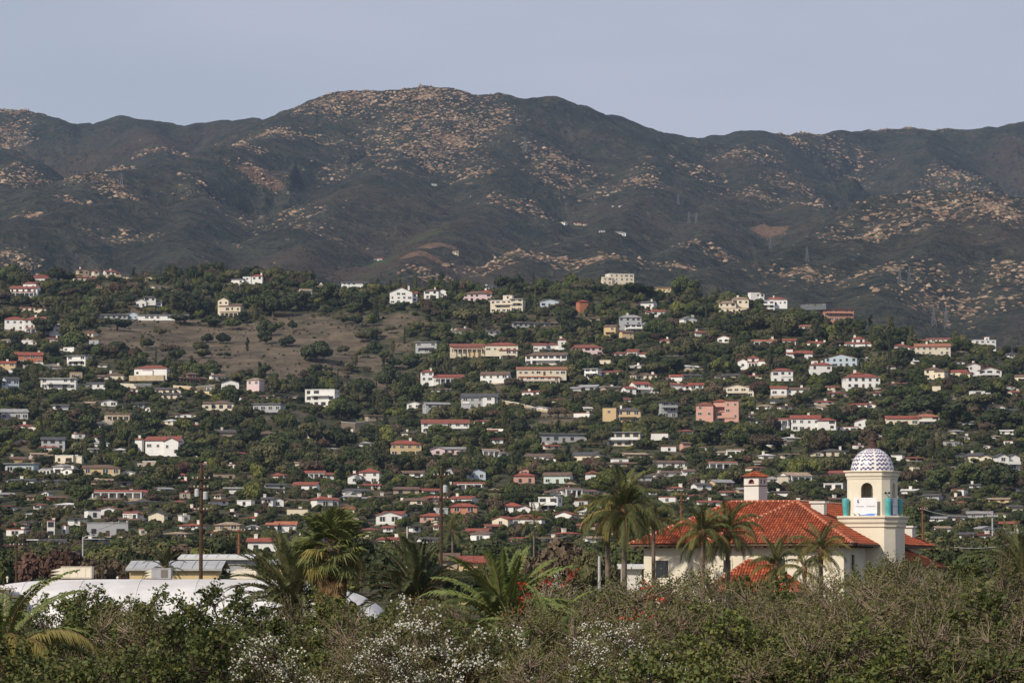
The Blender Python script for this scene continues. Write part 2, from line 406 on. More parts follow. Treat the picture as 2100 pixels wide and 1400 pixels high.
# ------------------------------------------------------------------ house materials
WALL = {'w': ('white stucco', (.80,.79,.76)), 'c': ('cream', (.72,.64,.50)), 'y': ('yellow', (.62,.46,.26)), 'p': ('pink', (.62,.36,.29)),
        'l': ('pale pink', (.70,.55,.55)), 't': ('tan', (.46,.36,.26)), 'g': ('grey', (.42,.43,.44)), 'b': ('pale blue', (.50,.58,.64)),
        's': ('salmon', (.58,.27,.18)), 'n': ('brown', (.17,.10,.07)), 'm': ('mint', (.55,.64,.58)), 'x': ('dark grey', (.14,.15,.16)), 'k': ('brick', (.42,.17,.10))}
ROOF = {'r': ('red tiled', (.27,.072,.048)), 'o': ('orange tiled', (.37,.14,.08)), 'd': ('brown', (.15,.095,.07)), 'k': ('dark grey', (.075,.078,.085)),
        'n': ('tan', (.36,.27,.19)), 'g': ('pale grey', (.33,.33,.34)), 'w': ('white', (.74,.73,.70))}
MW = {k: mat_plain('wall_'+n.replace(' ', '_'), c, 0.10, 0.35, 0.9, 0.15, 0.15, 3.0, 0.12) for k, (n, c) in WALL.items()}
def m_roof(n, c):
    t = NT('roof_'+n.replace(' ', '_')); p = t.objc()
    w = t.new('TexWave'); w.inputs['Scale'].default_value = 0.8; w.inputs['Distortion'].default_value = 1.5; t.l.new(p, w.inputs['Vector'])
    f = t.ramp(t.noise(p, 0.9, 5, 0.7), 0.3, 0.7)
    a = t.mix(f, tuple(v*0.62 for v in c), tuple(min(v*1.28, .9) for v in c))
    a = t.mix(t.ramp(t.noise(p, 0.16, 3), 0.45, 0.7, 0, 0.5), a, tuple(0.5*v+0.06 for v in c))
    o = t.new('ObjectInfo').outputs['Random']
    a = t.mix(t.math('MULTIPLY', o, 0.35), a, (0.12, 0.085, 0.07))
    t.bump(w.outputs[0], 0.4, 0.05)
    return t.done(a, 0.85, 0.2)
MR = {k: m_roof(n, c) for k, (n, c) in ROOF.items()}
def m_glass(name, c):
    t = NT(name); o = t.new('ObjectInfo').outputs['Random']
    return t.done(t.mix(o, c, tuple(v*2.6+0.01 for v in c)), 0.12, 0.5)
M_GLASS = m_glass('window_glass', (.018, .022, .026))
M_TRIM = mat_plain('painted_trim', (.62, .60, .55), 0.08, 1.0)
M_DTRIM = mat_plain('dark_wood_trim', (.09, .06, .045), 0.2, 1.0)
M_DOOR = mat_plain('door_wood', (.10, .06, .04), 0.25, 1.5)
M_STONE = mat_plain('retaining_wall_stone', (.50, .40, .27), 0.22, 0.5, 0.9, 0.1, 0.3, 3.0)
M_CHIM = mat_plain('chimney_stucco', (.74, .70, .62), 0.12, 0.6)

def window_mesh(fr, gl):
    b = MB()
    for q in ((-.5,-.42,0,1), (.42,.5,0,1), (-.42,.42,0,.07), (-.42,.42,.93,1), (-.035,.035,.07,.93)):
        b.box(q[0], q[1], -.12, .0, q[2], q[3], 0)
    b.face([(-.42,-.05,.07),(.42,-.05,.07),(.42,-.05,.93),(-.42,-.05,.93)], 1)
    return b.mesh('window', [fr, gl])
WIN = window_mesh(M_TRIM, M_GLASS); WIND = window_mesh(M_DTRIM, M_GLASS)
def door_mesh():
    b = MB(); b.box(-.5,.5,-.06,0,0,1); b.box(-.56,-.5,-.1,0,0,1.03); b.box(.5,.56,-.1,0,0,1.03); b.box(.3,.36,-.12,-.06,.45,.5)
    return b.mesh('door', [M_DOOR])
DOORM = door_mesh()

def roof_mesh(w, d, kind, rise, ov, th=0.16):
    """roof over a w x d block centred in x, front at y=0, eave height 0"""
    b = MB(); x0, x1, y0, y1 = -w/2-ov, w/2+ov, -ov, d+ov
    def plane(pts):
        b.face(pts)
        b.face([(p[0], p[1], p[2]-th) for p in reversed(pts)])
    if kind == 'h':
        hw = min((x1-x0)/2, (y1-y0)/2)
        if x1-x0 >= y1-y0: r0, r1 = (x0+hw, (y0+y1)/2, rise), (x1-hw, (y0+y1)/2, rise)
        else: r0, r1 = ((x0+x1)/2, y0+hw, rise), ((x0+x1)/2, y1-hw, rise)
        c = [(x0,y0,0),(x1,y0,0),(x1,y1,0),(x0,y1,0)]
        if x1-x0 >= y1-y0: pl = [[c[0],c[1],r1,r0],[c[1],c[2],r1],[c[2],c[3],r0,r1],[c[3],c[0],r0]]
        else: pl = [[c[0],c[1],r0],[c[1],c[2],r1,r0],[c[2],c[3],r1],[c[3],c[0],r0,r1]]
    elif kind == 'g':
        m = (y0+y1)/2; pl = [[(x0,y0,0),(x1,y0,0),(x1,m,rise),(x0,m,rise)],[(x1,y1,0),(x0,y1,0),(x0,m,rise),(x1,m,rise)]]
    elif kind == 'f':
        m = (x0+x1)/2; pl = [[(m,y0,rise),(m,y1,rise),(x0,y1,0),(x0,y0,0)],[(x1,y0,0),(x1,y1,0),(m,y1,rise),(m,y0,rise)]]
    elif kind == 's':
        pl = [[(x0,y0,0),(x1,y0,0),(x1,y1,rise),(x0,y1,rise)]]
    for p in pl: plane(p)
    n = len(b.v)
    per = [(x0,y0),(x1,y0),(x1,y1),(x0,y1)]
    if kind == 'h':
        for i in range(4):
            a, c2 = per[i], per[(i+1) % 4]; b.face([(*a,-th),(*c2,-th),(*c2,0),(*a,0)])
    else:
        # edge faces round every plane
        for p in pl:
            for i in range(len(p)):
                a, c2 = p[i], p[(i+1) % len(p)]
                b.face([(a[0],a[1],a[2]-th),(c2[0],c2[1],c2[2]-th),c2,a])
    return b

def build_block(root, rnd, w, d, h, ox, oy, oz, kind, wall, roof, feats, small=False):
    """one wing of a house: wall, roof, windows, chimney, loggia, balcony; all children of root"""
    wm, rm = MW[wall], MR[roof]
    down = 2.6
    if kind in 'po':
        b = MB()
        if kind == 'p':
            b.box(-w/2, w/2, 0, d, -down, h)
            link('wall', b.mesh('wall', [wm]), root, (ox, oy, oz))
            r = MB(); r.box(-w/2-.12, w/2+.12, -.12, d+.12, h+.003, h+.35)
            link('parapet', r.mesh('parapet', [MR['w'] if roof == 'w' else rm]), root, (ox, oy, oz))
        else:
            b.box(-w/2, w/2, 0, d, -down, h-.3)
            link('wall', b.mesh('wall', [wm]), root, (ox, oy, oz))
            r = MB(); r.box(-w/2-.7, w/2+.7, -1.0, d+.5, h-.297, h)
            link('roof', r.mesh('roof', [rm]), root, (ox, oy, oz))
        eh = h
    else:
        rise = min(0.30*h, 0.42*min(w, d)*0.5 if kind != 'f' else 0.55*w*0.5)
        rise = max(rise, 0.5)
        eh = h-rise; ov = 0.55 if kind != 's' else .4
        b = MB(); b.box(-w/2, w/2, 0, d, -down, eh-.02)
        if kind == 'g':
            sl = rise/(d/2+ov); t = rise-.18
            for sx in (-w/2, w/2):
                b.face([(sx,0,eh-.02),(sx,d,eh-.02),(sx,d/2,eh+t-.02)] if sx > 0 else [(sx,d,eh-.02),(sx,0,eh-.02),(sx,d/2,eh+t-.02)])
        if kind == 'f':
            t = rise-.18
            b.face([(-w/2,0,eh-.02),(w/2,0,eh-.02),(0,0,eh+t-.02)]); b.face([(w/2,d,eh-.02),(-w/2,d,eh-.02),(0,d,eh+t-.02)])
        link('wall', b.mesh('wall', [wm]), root, (ox, oy, oz))
        r = roof_mesh(w, d, kind, rise, ov); link('roof', r.mesh('roof', [rm]), root, (ox, oy, oz+eh-.1 if kind == 'h' else oz+eh-.05))
    # windows
    rows = max(1, int(round(eh/3.1))); fh = eh/rows
    wm_ = WIN if rnd.random() < .6 else WIND
    n = max(1, int(w/3.4)); big = 'b' in feats
    for k in range(rows):
        for i in range(n):
            if rnd.random() < .12: continue
            x = -w/2 + w*(i+.5)/n + rnd.uniform(-.25, .25)
            ww = min(w/n*.78, rnd.uniform(1.9, 2.9) if (big or rnd.random() < .25) else rnd.uniform(1.1, 1.7)); wh = min(fh*.62, 1.9 if big else rnd.uniform(1.2, 1.7))
            if k == 0 and i == n//2 and n > 2 and not big:
                link('door', DOORM, root, (ox+x, oy, oz+.1), None, (1.1, 1, min(2.2, fh*.75))); continue
            link('window', wm_, root, (ox+x, oy, oz+k*fh+fh*.28), None, (ww, 1, wh))
    for sx in (-1, 1):
        if d > 6 and not small:
            for i in range(max(1, int(d/5))):
                y = d*(i+.5)/max(1, int(d/5))
                link('window', wm_, root, (ox+sx*w/2, oy+y, oz+(rows-1)*fh+fh*.3), (0, 0, sx*math.pi/2), (1.2, 1, min(1.4, fh*.55)))
    if 'c' in feats:
        cx = rnd.uniform(-.36, .36)*w; cy = d*rnd.uniform(.35, .6); cw = rnd.uniform(.45, .7)
        b = MB(); b.box(cx-cw, cx+cw, cy-.4, cy+.4, eh*.6, h+.8); b.box(cx-cw-.1, cx+cw+.1, cy-.5, cy+.5, h+.8, h+1.0)
        link('chimney', b.mesh('chimney', [M_CHIM]), root, (ox, oy, oz))
    if 'a' in feats:      # loggia: piers, arches read as openings between them, tiled shed roof
        lw = w*.82; n = max(3, int(lw/2.8)); ph = min(2.7, fh*.9); dp = 2.2
        pb = MB(); pb.box(-.22, .22, -.22, .22, -down, ph); pm = pb.mesh('pier', [wm])
        for i in range(n+1): link('pier', pm, root, (ox-lw/2+lw*i/n, oy-dp, oz))
        b = MB(); b.box(-lw/2-.3, lw/2+.3, -dp-.3, -dp+.3, ph+.002, ph+.45)
        link('lintel', b.mesh('lintel', [wm]), root, (ox, oy, oz))
        r = MB(); r.face([(-lw/2-.5,-dp-.5,ph+.46),(lw/2+.5,-dp-.5,ph+.46),(lw/2+.5,0,ph+1.15),(-lw/2-.5,0,ph+1.15)])
        r.face([(-lw/2-.5,-dp-.5,ph+.455),(-lw/2-.5,0,ph+.9),(lw/2+.5,0,ph+.9),(lw/2+.5,-dp-.5,ph+.455)])
        link('porch_roof', r.mesh('porch_roof', [rm]), root, (ox, oy, oz))
    if big and rows >= 1:  # balcony deck with solid parapet
        lw = w*rnd.uniform(.6, .95); zz = (rows-1)*fh if rows > 1 else .0
        b = MB(); b.box(-lw/2, lw/2, -1.9, -.002, zz-.25, zz); b.box(-lw/2, lw/2, -1.9, -1.75, zz, zz+.95)
        link('balcony', b.mesh('balcony', [wm if rnd.random() < .7 else MW['w']]), root, (ox, oy, oz))

HOUSES = []          # every house: dict(name, px box, D, look, landmark phrase)
CROPS = {'A': (0,520), 'B': (700,520), 'C': (1400,520), 'D': (0,800), 'E': (700,800), 'F': (1400,800), 'G': (0,1000), 'H': (600,1000)}
# crop: xl xr ytop ybottom wall roof style[features] ; wings after | ; landmark phrase after #
TABLE = '''
A 50 235 190 265 w r ga|130 215 165 215 w r h # white mansion with stepped red roofs on the left ridge
A 205 350 130 182 w r gc|225 300 120 150 w r h
A 345 420 142 168 w r g
A 480 552 85 126 t r fc
A 575 612 95 126 c r h
A 645 735 97 132 w r gc
A 450 592 134 166 c r g
A 750 792 144 162 c n p
A 890 938 138 166 c n f
A 568 636 194 212 c r h
A 940 1052 194 222 c n o
A 830 900 272 330 w k f|885 1000 275 318 w k g|885 960 255 290 w k h # white house with dark roof above the bare slope
A 545 790 370 402 g g o|780 850 352 405 b g f|845 1170 372 408 w g ob # long low grey house at the top of the bare slope
A 1330 1400 262 345 c d f|1340 1480 300 388 c d ga # brown-roofed house with cream gable
A 1420 1500 150 185 w k o|1490 1542 140 188 w w p|1545 1615 122 162 w r hc # white flat-topped house under tall ridge trees
A 1850 1952 212 266 w n g
A 1950 2022 183 212 y n hc
A 30 292 320 352 c r h
A 25 150 382 470 w r h|140 330 378 486 w r hac|300 376 428 480 w r p # long white red-roofed mansion left of the bare slope
A 90 266 598 672 k r g|205 266 600 650 t r hc
A 0 96 655 722 y r gc
A 400 536 622 692 w g ob # white box house with grey flat roof
A 600 762 724 782 c d hc
A 810 1026 678 748 w r h|870 935 715 790 w r p|930 1012 755 795 w r f # white house with broad red roof below the bare slope
A 1080 1292 722 800 n d gb # dark brown wooden house
A 1290 1392 735 782 w d g
A 1360 1472 770 832 w d f
A 1510 1602 758 846 l n h # tall pinkish beige house
A 0 122 752 850 b k gb
A 245 470 762 832 w w ob|290 470 800 835 w w p # white two-storey modern house with deck
A 475 672 783 826 w k g
A 940 1112 818 862 c k g
A 990 1122 850 892 c k h
A 1600 1722 866 890 w d g
A 1740 1832 866 890 w d g
A 430 508 728 768 t n p
B 295 440 202 306 w d fc|370 470 225 292 w r g # tall white arched mansion on the ridge
B 505 600 212 276 w d hc|590 648 212 270 w d f
B 745 928 222 292 l d h|850 925 215 262 s r hc
B 910 1120 285 360 c w pb|985 1045 253 300 c w p|1040 1122 275 355 c w ob # cream stepped modern house below the ridge
B 1595 1810 122 190 c c p # cream columned hall alone on the ridge
B 1915 2060 203 236 y n o
B 0 155 172 216 w g o
B 878 962 188 216 w k g
B 1220 1342 275 326 b w f
B 1462 1522 278 356 k r h
B 1810 1926 286 332 w k gc
B 1875 1996 338 382 w r g
B 1705 1850 368 440 g g hc|1740 1922 410 482 w g hb # big grey-white shingled house
B 1610 1692 432 512 o d gb
B 1725 1802 468 532 y d g
B 1045 1356 420 452 g g o # long low grey pavilion
B 670 818 450 487 c d gc
B 895 988 464 498 w k g
B 450 592 538 612 g g ob
B 665 886 545 612 c r ga|780 846 580 645 y r p # cream house with red roof over a long pergola
B 880 1092 538 600 c r h|970 1085 575 652 c r gb
B 1175 1262 545 600 w r g|1260 1340 540 585 w r h|1335 1386 512 565 w r hc # white house with small tower and red roofs
B 1410 1616 553 622 l r h|1440 1560 552 580 w r g
B 1675 1892 580 637 w r ha
B 1125 1392 598 682 w d hb|1160 1390 598 650 w d g # long white house with low brown roof
B 485 568 708 782 w r hc|560 752 735 796 w r ga # white house with square left tower and long wing
B 850 1032 718 800 w d g|900 1010 750 800 c d hb
B 1075 1392 688 745 c o g|1085 1350 730 806 c o hab # wide cream house with orange roof
B 1490 1582 703 762 w w ob
B 1580 1722 714 748 c r g
B 1760 1952 728 772 c d h
B 1400 1576 800 852 g g gb
B 1740 1962 778 862 w r hb # white verandah house with wide red hip roof
B 1990 2100 738 792 w r g
B 2010 2105 788 842 w r gc
B 2010 2105 628 648 w g o
B 1510 1592 393 412 c n o
C 220 330 285 352 c n h|300 408 258 345 c n hc|220 410 335 362 c n p # cream terraced house with tan roof below the ridge end
C 415 502 236 266 w r p
C 490 568 290 356 w w pb|500 648 258 312 w r hc # white stacked house stepping down the ridge end
C 715 892 298 322 x k o
C 860 1062 338 412 s r ob|890 1000 350 400 w r g
C 0 96 382 432 w g fc
C 75 152 468 516 w r hc
C 210 292 498 548 w r f
C 420 582 522 572 w o ga|520 580 515 575 w o hc
C 615 697 518 562 w r g
C 760 892 532 568 w r gc
C 960 1192 535 578 w r g|1040 1120 503 550 w r hc # white red-roofed house with square chimney tower
C 1310 1442 548 602 w r hc
C 1425 1652 545 622 c o gc|1560 1652 555 622 c o h # cream orange-roofed house right of the tall cypress
C 1425 1650 512 545 c r g
C 1790 1932 530 575 w w p|1870 1895 508 560 w r p
C 640 802 590 656 w r g|640 680 585 652 w r p
C 870 1076 612 696 b r f|1000 1076 645 696 m g p # pale blue house with red roof and chimney
C 785 922 662 756 w r hc|800 835 655 755 w r p
C 335 527 622 702 w r ga
C 545 682 698 792 w r h|600 682 700 790 w r hb # white balconied house with red hip roof
C 1000 1222 728 826 w r h|1060 1120 720 790 w r hc # white hacienda with high red hip roof
C 0 132 735 770 x k g
C 200 362 733 772 c k g
C 0 132 788 838 w r gb
C 225 442 798 882 c n fb|300 440 805 870 w n g # cream gabled house with long balcony
C 540 642 808 872 w r g|630 782 815 865 w d gc
C 1480 1627 690 768 c d hc
C 1640 1782 708 758 c r g
C 1755 1840 665 720 w r fc|1820 1972 690 768 w r fb # white house with blue-lit deck and steep gable
C 2040 2105 738 792 c d g
C 705 787 433 467 c o g
C 1990 2056 608 638 w k g
D 1870 2065 -6 100 w w pb|1885 2050 -10 40 w w ob # white three-storey modern house
D 1240 1440 55 122 c d hb # cream house with flat brown hip roof and long terrace
D 1550 1732 78 132 g g ob
D 640 812 138 192 c n oa
D 510 582 64 98 t n g
D 620 722 52 98 w g f
D 740 892 78 108 g k o
D 890 932 94 132 w k f
D 0 176 108 182 g g gb # grey two-storey house at the left edge
D 875 1096 275 362 w r g|805 852 283 336 w r hc|1000 1096 285 368 w r f|1090 1210 335 412 w r h|1190 1280 350 418 w r f # rambling white villa with red roofs
D 1330 1492 235 308 t k gc
D 1570 1722 243 322 c d h
D 1890 1972 258 302 c d g
D 250 400 280 362 g k g|245 350 328 380 w r h
D 190 326 378 417 c n g
D 330 502 400 448 c c p # cream blank-walled box house
D 65 202 403 452 y d gc
D 25 212 445 512 b g ob
D 225 472 448 522 w g h # white house with grey hip roof left of the yellow house
D 505 742 450 522 y d hb|510 590 455 520 y d g # yellow two-storey house with brown roof
D 740 832 488 522 w g f
D 0 212 538 576 w k gc
D 230 422 543 582 w k g
D 540 692 543 572 t n g
D 720 812 568 592 g k o
D 1310 1512 514 556 t d p # long low tan house
D 1640 1752 502 552 c r h
D 1880 2052 488 552 w r ga # white arcaded house with red roof
D 1800 1952 558 622 w r g
D 1380 1512 594 637 w w o
D 1630 1762 568 602 g k g
D 1700 1752 600 632 c d f
D 530 905 605 668 w r ga|700 905 618 668 w r hc # long red-roofed white arcaded ranch
D 600 752 668 694 y d g
D 750 1042 664 712 g k g
D 1610 1680 650 700 w k gc|1675 1747 652 718 w k f # white cottage with slate gable and chimney
D 1455 1547 680 714 w w p
D 1780 1952 664 702 t d g
D 1940 2102 645 722 w r hc
D 250 302 612 658 w k f
D 300 412 645 684 k d g
D 600 722 708 762 w o f
D 540 622 738 792 w k p
D 760 868 738 802 w r fa
D 910 1012 738 812 c k fb
D 415 522 780 832 w k o
D 530 792 815 902 g g p|700 792 805 880 w g f # large pale grey house with wide dark window band
D 640 862 775 815 w d g
D 1320 1477 803 862 t n h # tan pyramid-roofed house
D 1490 1642 768 806 w r hc
D 1640 1822 800 872 w o g
D 1840 1892 858 894 w g f
D 290 337 800 902 w r pc # narrow white tower house
D 383 402 830 900 w r p
D 1000 1152 875 905 t n h
E 735 965 12 106 g k g|735 800 35 106 w k gb|870 945 20 102 w k h # grey two-storey house with twin white bays
E 400 492 63 112 w g f
E 515 672 68 112 g g g
E 490 792 172 262 w r gb|640 792 172 240 w r h # long two-storey white house with thin red roof
E 1040 1127 203 242 w k g
E 1190 1552 262 320 g g o|1380 1530 275 318 w g p # low house with long grey solar roof
E 1605 1692 105 190 y k p|1680 1842 100 196 y k hbc # tan two-storey house with black roof
E 1965 2072 68 168 g k ob # narrow grey three-level house
E 1630 1842 252 346 c g ob|1650 1780 275 346 w g ob # cream flat-roofed house with stacked terraces
E 295 497 300 402 y r hc|380 470 345 402 y r p # peach house with red roof and square bay
E 545 640 342 398 l g f|600 772 342 388 l g g # pale pink cottage with grey roof
E 835 1032 353 412 w n ga
E 1115 1342 383 442 w d g
E 1410 1622 373 442 c k g
E 1740 1942 378 418 t n g
E 1900 2012 263 312 w d p
E 1630 1852 432 472 t d h|1680 1780 420 450 w g p
E 1905 2120 425 476 w d g|1905 1960 430 476 w d f # long low white ranch with front gable
E 40 237 473 572 w r h # white two-storey villa with red hip roof
E 360 507 488 542 w d gb
E 630 697 473 522 g k f
E 780 890 475 548 b k f|840 890 480 545 b k f # blue-grey twin-gabled house
E 1065 1192 500 580 p r h|1105 1160 470 560 p r f # salmon pink house with tall central gable
E 1240 1412 498 578 m d g|1240 1330 510 578 m d f # mint green cottage with brown roof
E 1380 1442 558 602 t n h
E 1500 1592 488 562 w r h
E 640 882 558 612 w r ga
E 1230 1592 588 652 w d ga
E 0 182 598 652 w k g
E 90 242 578 602 w r g
E 320 482 588 642 t d g
E 500 612 598 642 w r g
E 0 162 638 674 b g g
E 320 522 658 704 c d g
E 510 662 642 692 l r h
E 660 812 645 694 w r gc
E 670 838 688 757 s r hb # salmon orange house with red roof
E 1165 1337 658 742 w w pb # white flat-roofed modern house above the palm
E 980 1172 683 762 w r hb
E 210 372 738 822 w r fb|300 372 745 800 w r g
E 480 622 748 812 p r h
E 575 662 733 762 w w p
E 920 1032 768 838 c r f
E 1040 1237 758 842 w r h|1160 1237 765 842 w r fb
E 1310 1422 738 812 w r f
E 720 902 843 897 w r gb
E 890 1002 818 862 w r g
E 0 82 708 762 c r g
E 30 87 778 832 t n f
E 1810 1912 513 562 g k g
E 1915 2112 488 532 w d g
E 115 187 308 352 w g h
E 30 77 328 362 c n g
F 80 190 70 195 p r h|185 270 46 160 p r hb|255 345 66 175 p r p|200 335 130 200 p r pb # big pink mansion
F 520 662 163 218 w r ga|665 850 145 250 w r gc|830 945 165 240 w r h|940 1080 222 255 w r p|1060 1172 165 228 w r f # sprawling white hacienda with arcades
F 1020 1192 73 108 w r g
F 1250 1460 150 215 c r g|1430 1585 138 216 c o hb # cream house with dark red and orange roofs
F 1780 1892 4 62 w w pb # small white flat-roofed box house on the right
F 1870 1992 88 132 w n g
F 2015 2072 113 137 w k g
F 215 372 358 402 w n ga
F 140 202 353 372 w n o
F 130 352 432 482 w o fa # white house with scalloped gables and orange roof
F 610 712 388 417 c n o
F 790 1007 353 408 c k hc # low cream house with grey hip roof left of the dome
F 1640 1912 378 442 c k hc
F 1930 2010 383 492 w k fb|2005 2087 385 490 w k fb # white house with twin front gables
F 0 77 478 532 w d gc
F 0 52 313 382 p d g
F 190 322 543 607 y g g
F 80 182 563 612 w k gc
F 470 592 523 582 w g hb
F 590 652 528 582 c k p
F 630 802 498 572 w n ga
F 840 1012 488 542 w r g
F 860 992 573 617 w w pb
F 1280 1352 398 432 w g p
F 1470 1580 640 668 g k g
F 1860 2010 665 690 o n g
F 1750 1905 738 790 g g g
F 1640 1740 760 800 w k g
F 1500 1620 770 810 w g g
F 1930 2060 800 850 w r g
F 1900 1990 750 785 w n f
F 2010 2100 700 740 c k g
F 1560 1650 830 870 w n g
F 1700 1790 870 910 w k g
F 1830 1930 830 880 w g f
G 1520 1720 300 396 w r gc|1640 1722 300 380 w r f # white house with red roof behind the fan palm
G 30 112 338 384 c o h
G 318 358 378 418 w k f
G 448 492 383 442 w k f
H 1030 1222 253 344 w d hb
H 925 1012 398 492 t d g
H 1340 1420 300 340 w r g
H 1530 1620 390 430 c r h
H 500 680 138 200 w r g
H 790 905 310 340 w k g
'''
NBSP = None
def parse():
    out = []
    for ln in TABLE.strip().splitlines():
        lm = None
        if '#' in ln: ln, lm = ln.split('#'); lm = lm.strip()
        cr = ln[0]; ox, oy = CROPS[cr]; bl = []
        for seg in ln[1:].split('|'):
            q = seg.split(); x0, x1, y0, y1 = map(float, q[:4])
            wall = q[4] if q[4] in WALL else 'y'
            roof = q[5] if q[5] in ROOF else 'w'
            bl.append((ox+x0/3, ox+x1/3, oy+y0/3, oy+y1/3, wall, roof, q[6]))
        out.append((bl, lm))
    return out
HL = parse()
# far houses up on the mountain
MTN_H = [(768,773,529,535,'w','g'),(773,784,527,535,'w','r'),(886,897,376,381,'w','w'),(963,974,400,405,'w','w'),(1256,1265,420,425,'w','g'),(1270,1279,420,425,'w','g'),
         (1141,1160,453,458,'w','n'),(1178,1192,455,460,'c','r'),(1196,1206,457,462,'c','r'),(1228,1240,471,476,'w','g'),(1258,1284,473,482,'w','g'),(928,940,513,523,'c','n')]
COLN = {k: v[0] for k, v in WALL.items()}; RON = {k: v[0] for k, v in ROOF.items()}

hxs = np.array([(min(b[0] for b in bl)+max(b[1] for b in bl))/2 for bl, _ in HL])
hys = np.array([max(b[3] for b in bl)+1.0 for bl, _ in HL])
HX, HY, HZ, HOK = cast(hxs, hys, 700, 2900, 4, hill)
def build_house(bl, lm, X, Y, Z, seed, mtn=False):
    rnd = random.Random(seed)
    px0, px1 = min(b[0] for b in bl), max(b[1] for b in bl); py0, py1 = min(b[2] for b in bl), max(b[3] for b in bl)
    s = Y/FPX; cx = (px0+px1)/2
    root = bpy.data.objects.new('hillside_house', None); COL.objects.link(root)
    root.empty_display_size = 1
    yaw = rnd.uniform(-.5, .5) if len(bl) == 1 else rnd.uniform(-.2, .2)
    root.location = (X, Y, Z); root.rotation_euler = (0, 0, yaw)
    small = (px1-px0) < 30
    nb = len(bl)
    for i, b in enumerate(bl):
        w = max((b[1]-b[0])*s*0.96, 1.5); h = max((b[3]-b[2])*s, 2.2); oz = (py1-b[3])*s
        kind, feats = b[6][0], b[6][1:]
        d = min(max(w*.62, 6.0), 11.0) if w > 4 else w*1.2
        oy = (0, 1.6, -1.3, 2.6, .8)[i % 5] + (2.4 if oz > 1.2 else 0)
        ow = ((b[0]+b[1])/2-cx)*s
        if rnd.random() < .4 and w > 8 and i == 0:
            tb_ = MB(); tb_.box(-w*.56, w*.5, -4.2, -.4, -3.0, -.15+rnd.uniform(0, .6)); link('terrace', tb_.mesh('terrace', [rnd.choice((M_STONE, MW['c'], MW['t'], MW['w']))]), root, (ow, oy-2.2, oz))
        if nb == 1 and w > 16 and kind in 'gh' and rnd.random() < .5:
            # tall middle with two lower wings
            a, c_ = w*rnd.uniform(.28, .4), w*rnd.uniform(.24, .34); m_ = w-a-c_
            build_block(root, rnd, m_*1.04, d, h, ow-w/2+a+m_/2, oy+rnd.choice((0, 1.2)), oz, rnd.choice('hhg'), b[4], b[5], feats, small)
            build_block(root, rnd, a, d*.8, h*rnd.uniform(.6, .8), ow-w/2+a/2, oy+rnd.uniform(-1.5, 1.5), oz, rnd.choice('ghf'), b[4], b[5], rnd.choice(('', 'a', '')), small)
            build_block(root, rnd, c_, d*.8, h*rnd.uniform(.6, .85), ow+w/2-c_/2, oy+rnd.uniform(-2.2, 1.0), oz, rnd.choice('ghf'), b[4], b[5], rnd.choice(('', 'c', '')), small)
        elif nb == 1 and w > 9 and kind in 'ghp' and rnd.random() < .85:
            # secondary wing, lower and set forward or back
            sd = rnd.choice((-1, 1)); ww = w*rnd.uniform(.3, .45)
            build_block(root, rnd, w-ww*.75, d, h, ow-sd*ww*.375, oy, oz, kind, b[4], b[5], feats, small)
            build_block(root, rnd, ww, d*.85, h*rnd.uniform(.58, .9), ow+sd*(w-ww)/2, oy-rnd.choice((-1.6, 1.6, 2.8)), oz, rnd.choice('ghf') if kind != 'p' else 'p', b[4], b[5], rnd.choice(('', 'c', '')), small)
        else:
            build_block(root, rnd, w, d, h, ow, oy, oz, kind, b[4], b[5], feats, small)
    HOUSES.append(dict(o=root, box=(px0, px1, py0, py1), D=Y, wall=bl[0][4], roof=bl[0][5], kind=bl[0][6][0], feats=''.join(b[6][1:] for b in bl), w=(px1-px0)*s, h=(py1-py0)*s, lm=lm, mtn=mtn, X=X))
    return root
for i, (bl, lm) in enumerate(HL):
    build_house(bl, lm, HX[i], HY[i], HZ[i], 100+i)
q = np.array([((a+b)/2, d+.5) for a, b, c, d, _, _ in MTN_H])
MX, MY, MZ, _ok = cast(q[:,0], q[:,1], 3300, 8600, 10, height)
for i, (a, b, c, d, w_, r_) in enumerate(MTN_H):
    build_house([(a, b, c, d, w_, r_, 'g')], None, MX[i], MY[i], MZ[i]-.5, 900+i, True)
# ------------------------------------------------------------------ filler cottages half hidden among the trees
_r = random.Random(55); _n = 0
def boxes_hit(px0, px1, py0, py1, pad):
    for h in HOUSES:
        b = h['box']
        if px0 < b[1]+pad and px1 > b[0]-pad and py0 < b[3]+pad and py1 > b[2]-pad: return True
    return False
_cand = []
for _k in range(9000):
    cx = _r.uniform(5, 2095); cy = _r.uniform(690, 1120) if _r.random() < .75 else _r.uniform(980, 1120)
    if cx > 1280 and cx < 1960 and cy > 1040: continue
    w = _r.uniform(14, 46); h = _r.uniform(7, 13)
    if bare_at(np.array([cx]), np.array([cy]))[0] > 0: continue
    if 640 < cx < 850 and cy < 860: continue
    if boxes_hit(cx-w/2, cx+w/2, cy-h, cy, 5): continue
    if any(abs(cx-a[0]) < 36 and abs(cy-a[1]) < 10 for a in _cand): continue
    _cand.append((cx, cy, w, h))
    if len(_cand) >= 185: break
fx, fy, fz, fo = cast([c[0] for c in _cand], [c[1] for c in _cand], 700, 2900, 4, hill)
for i, (cx, cy, w, h) in enumerate(_cand):
    build_house([(cx-w/2, cx+w/2, cy-h, cy, _r.choice('wwwwwwccctg'), _r.choice('rrrdkngw'), _r.choice('gghhfop')+_r.choice(('', 'c', '')))], None, fx[i], fy[i], fz[i], 1500+i)
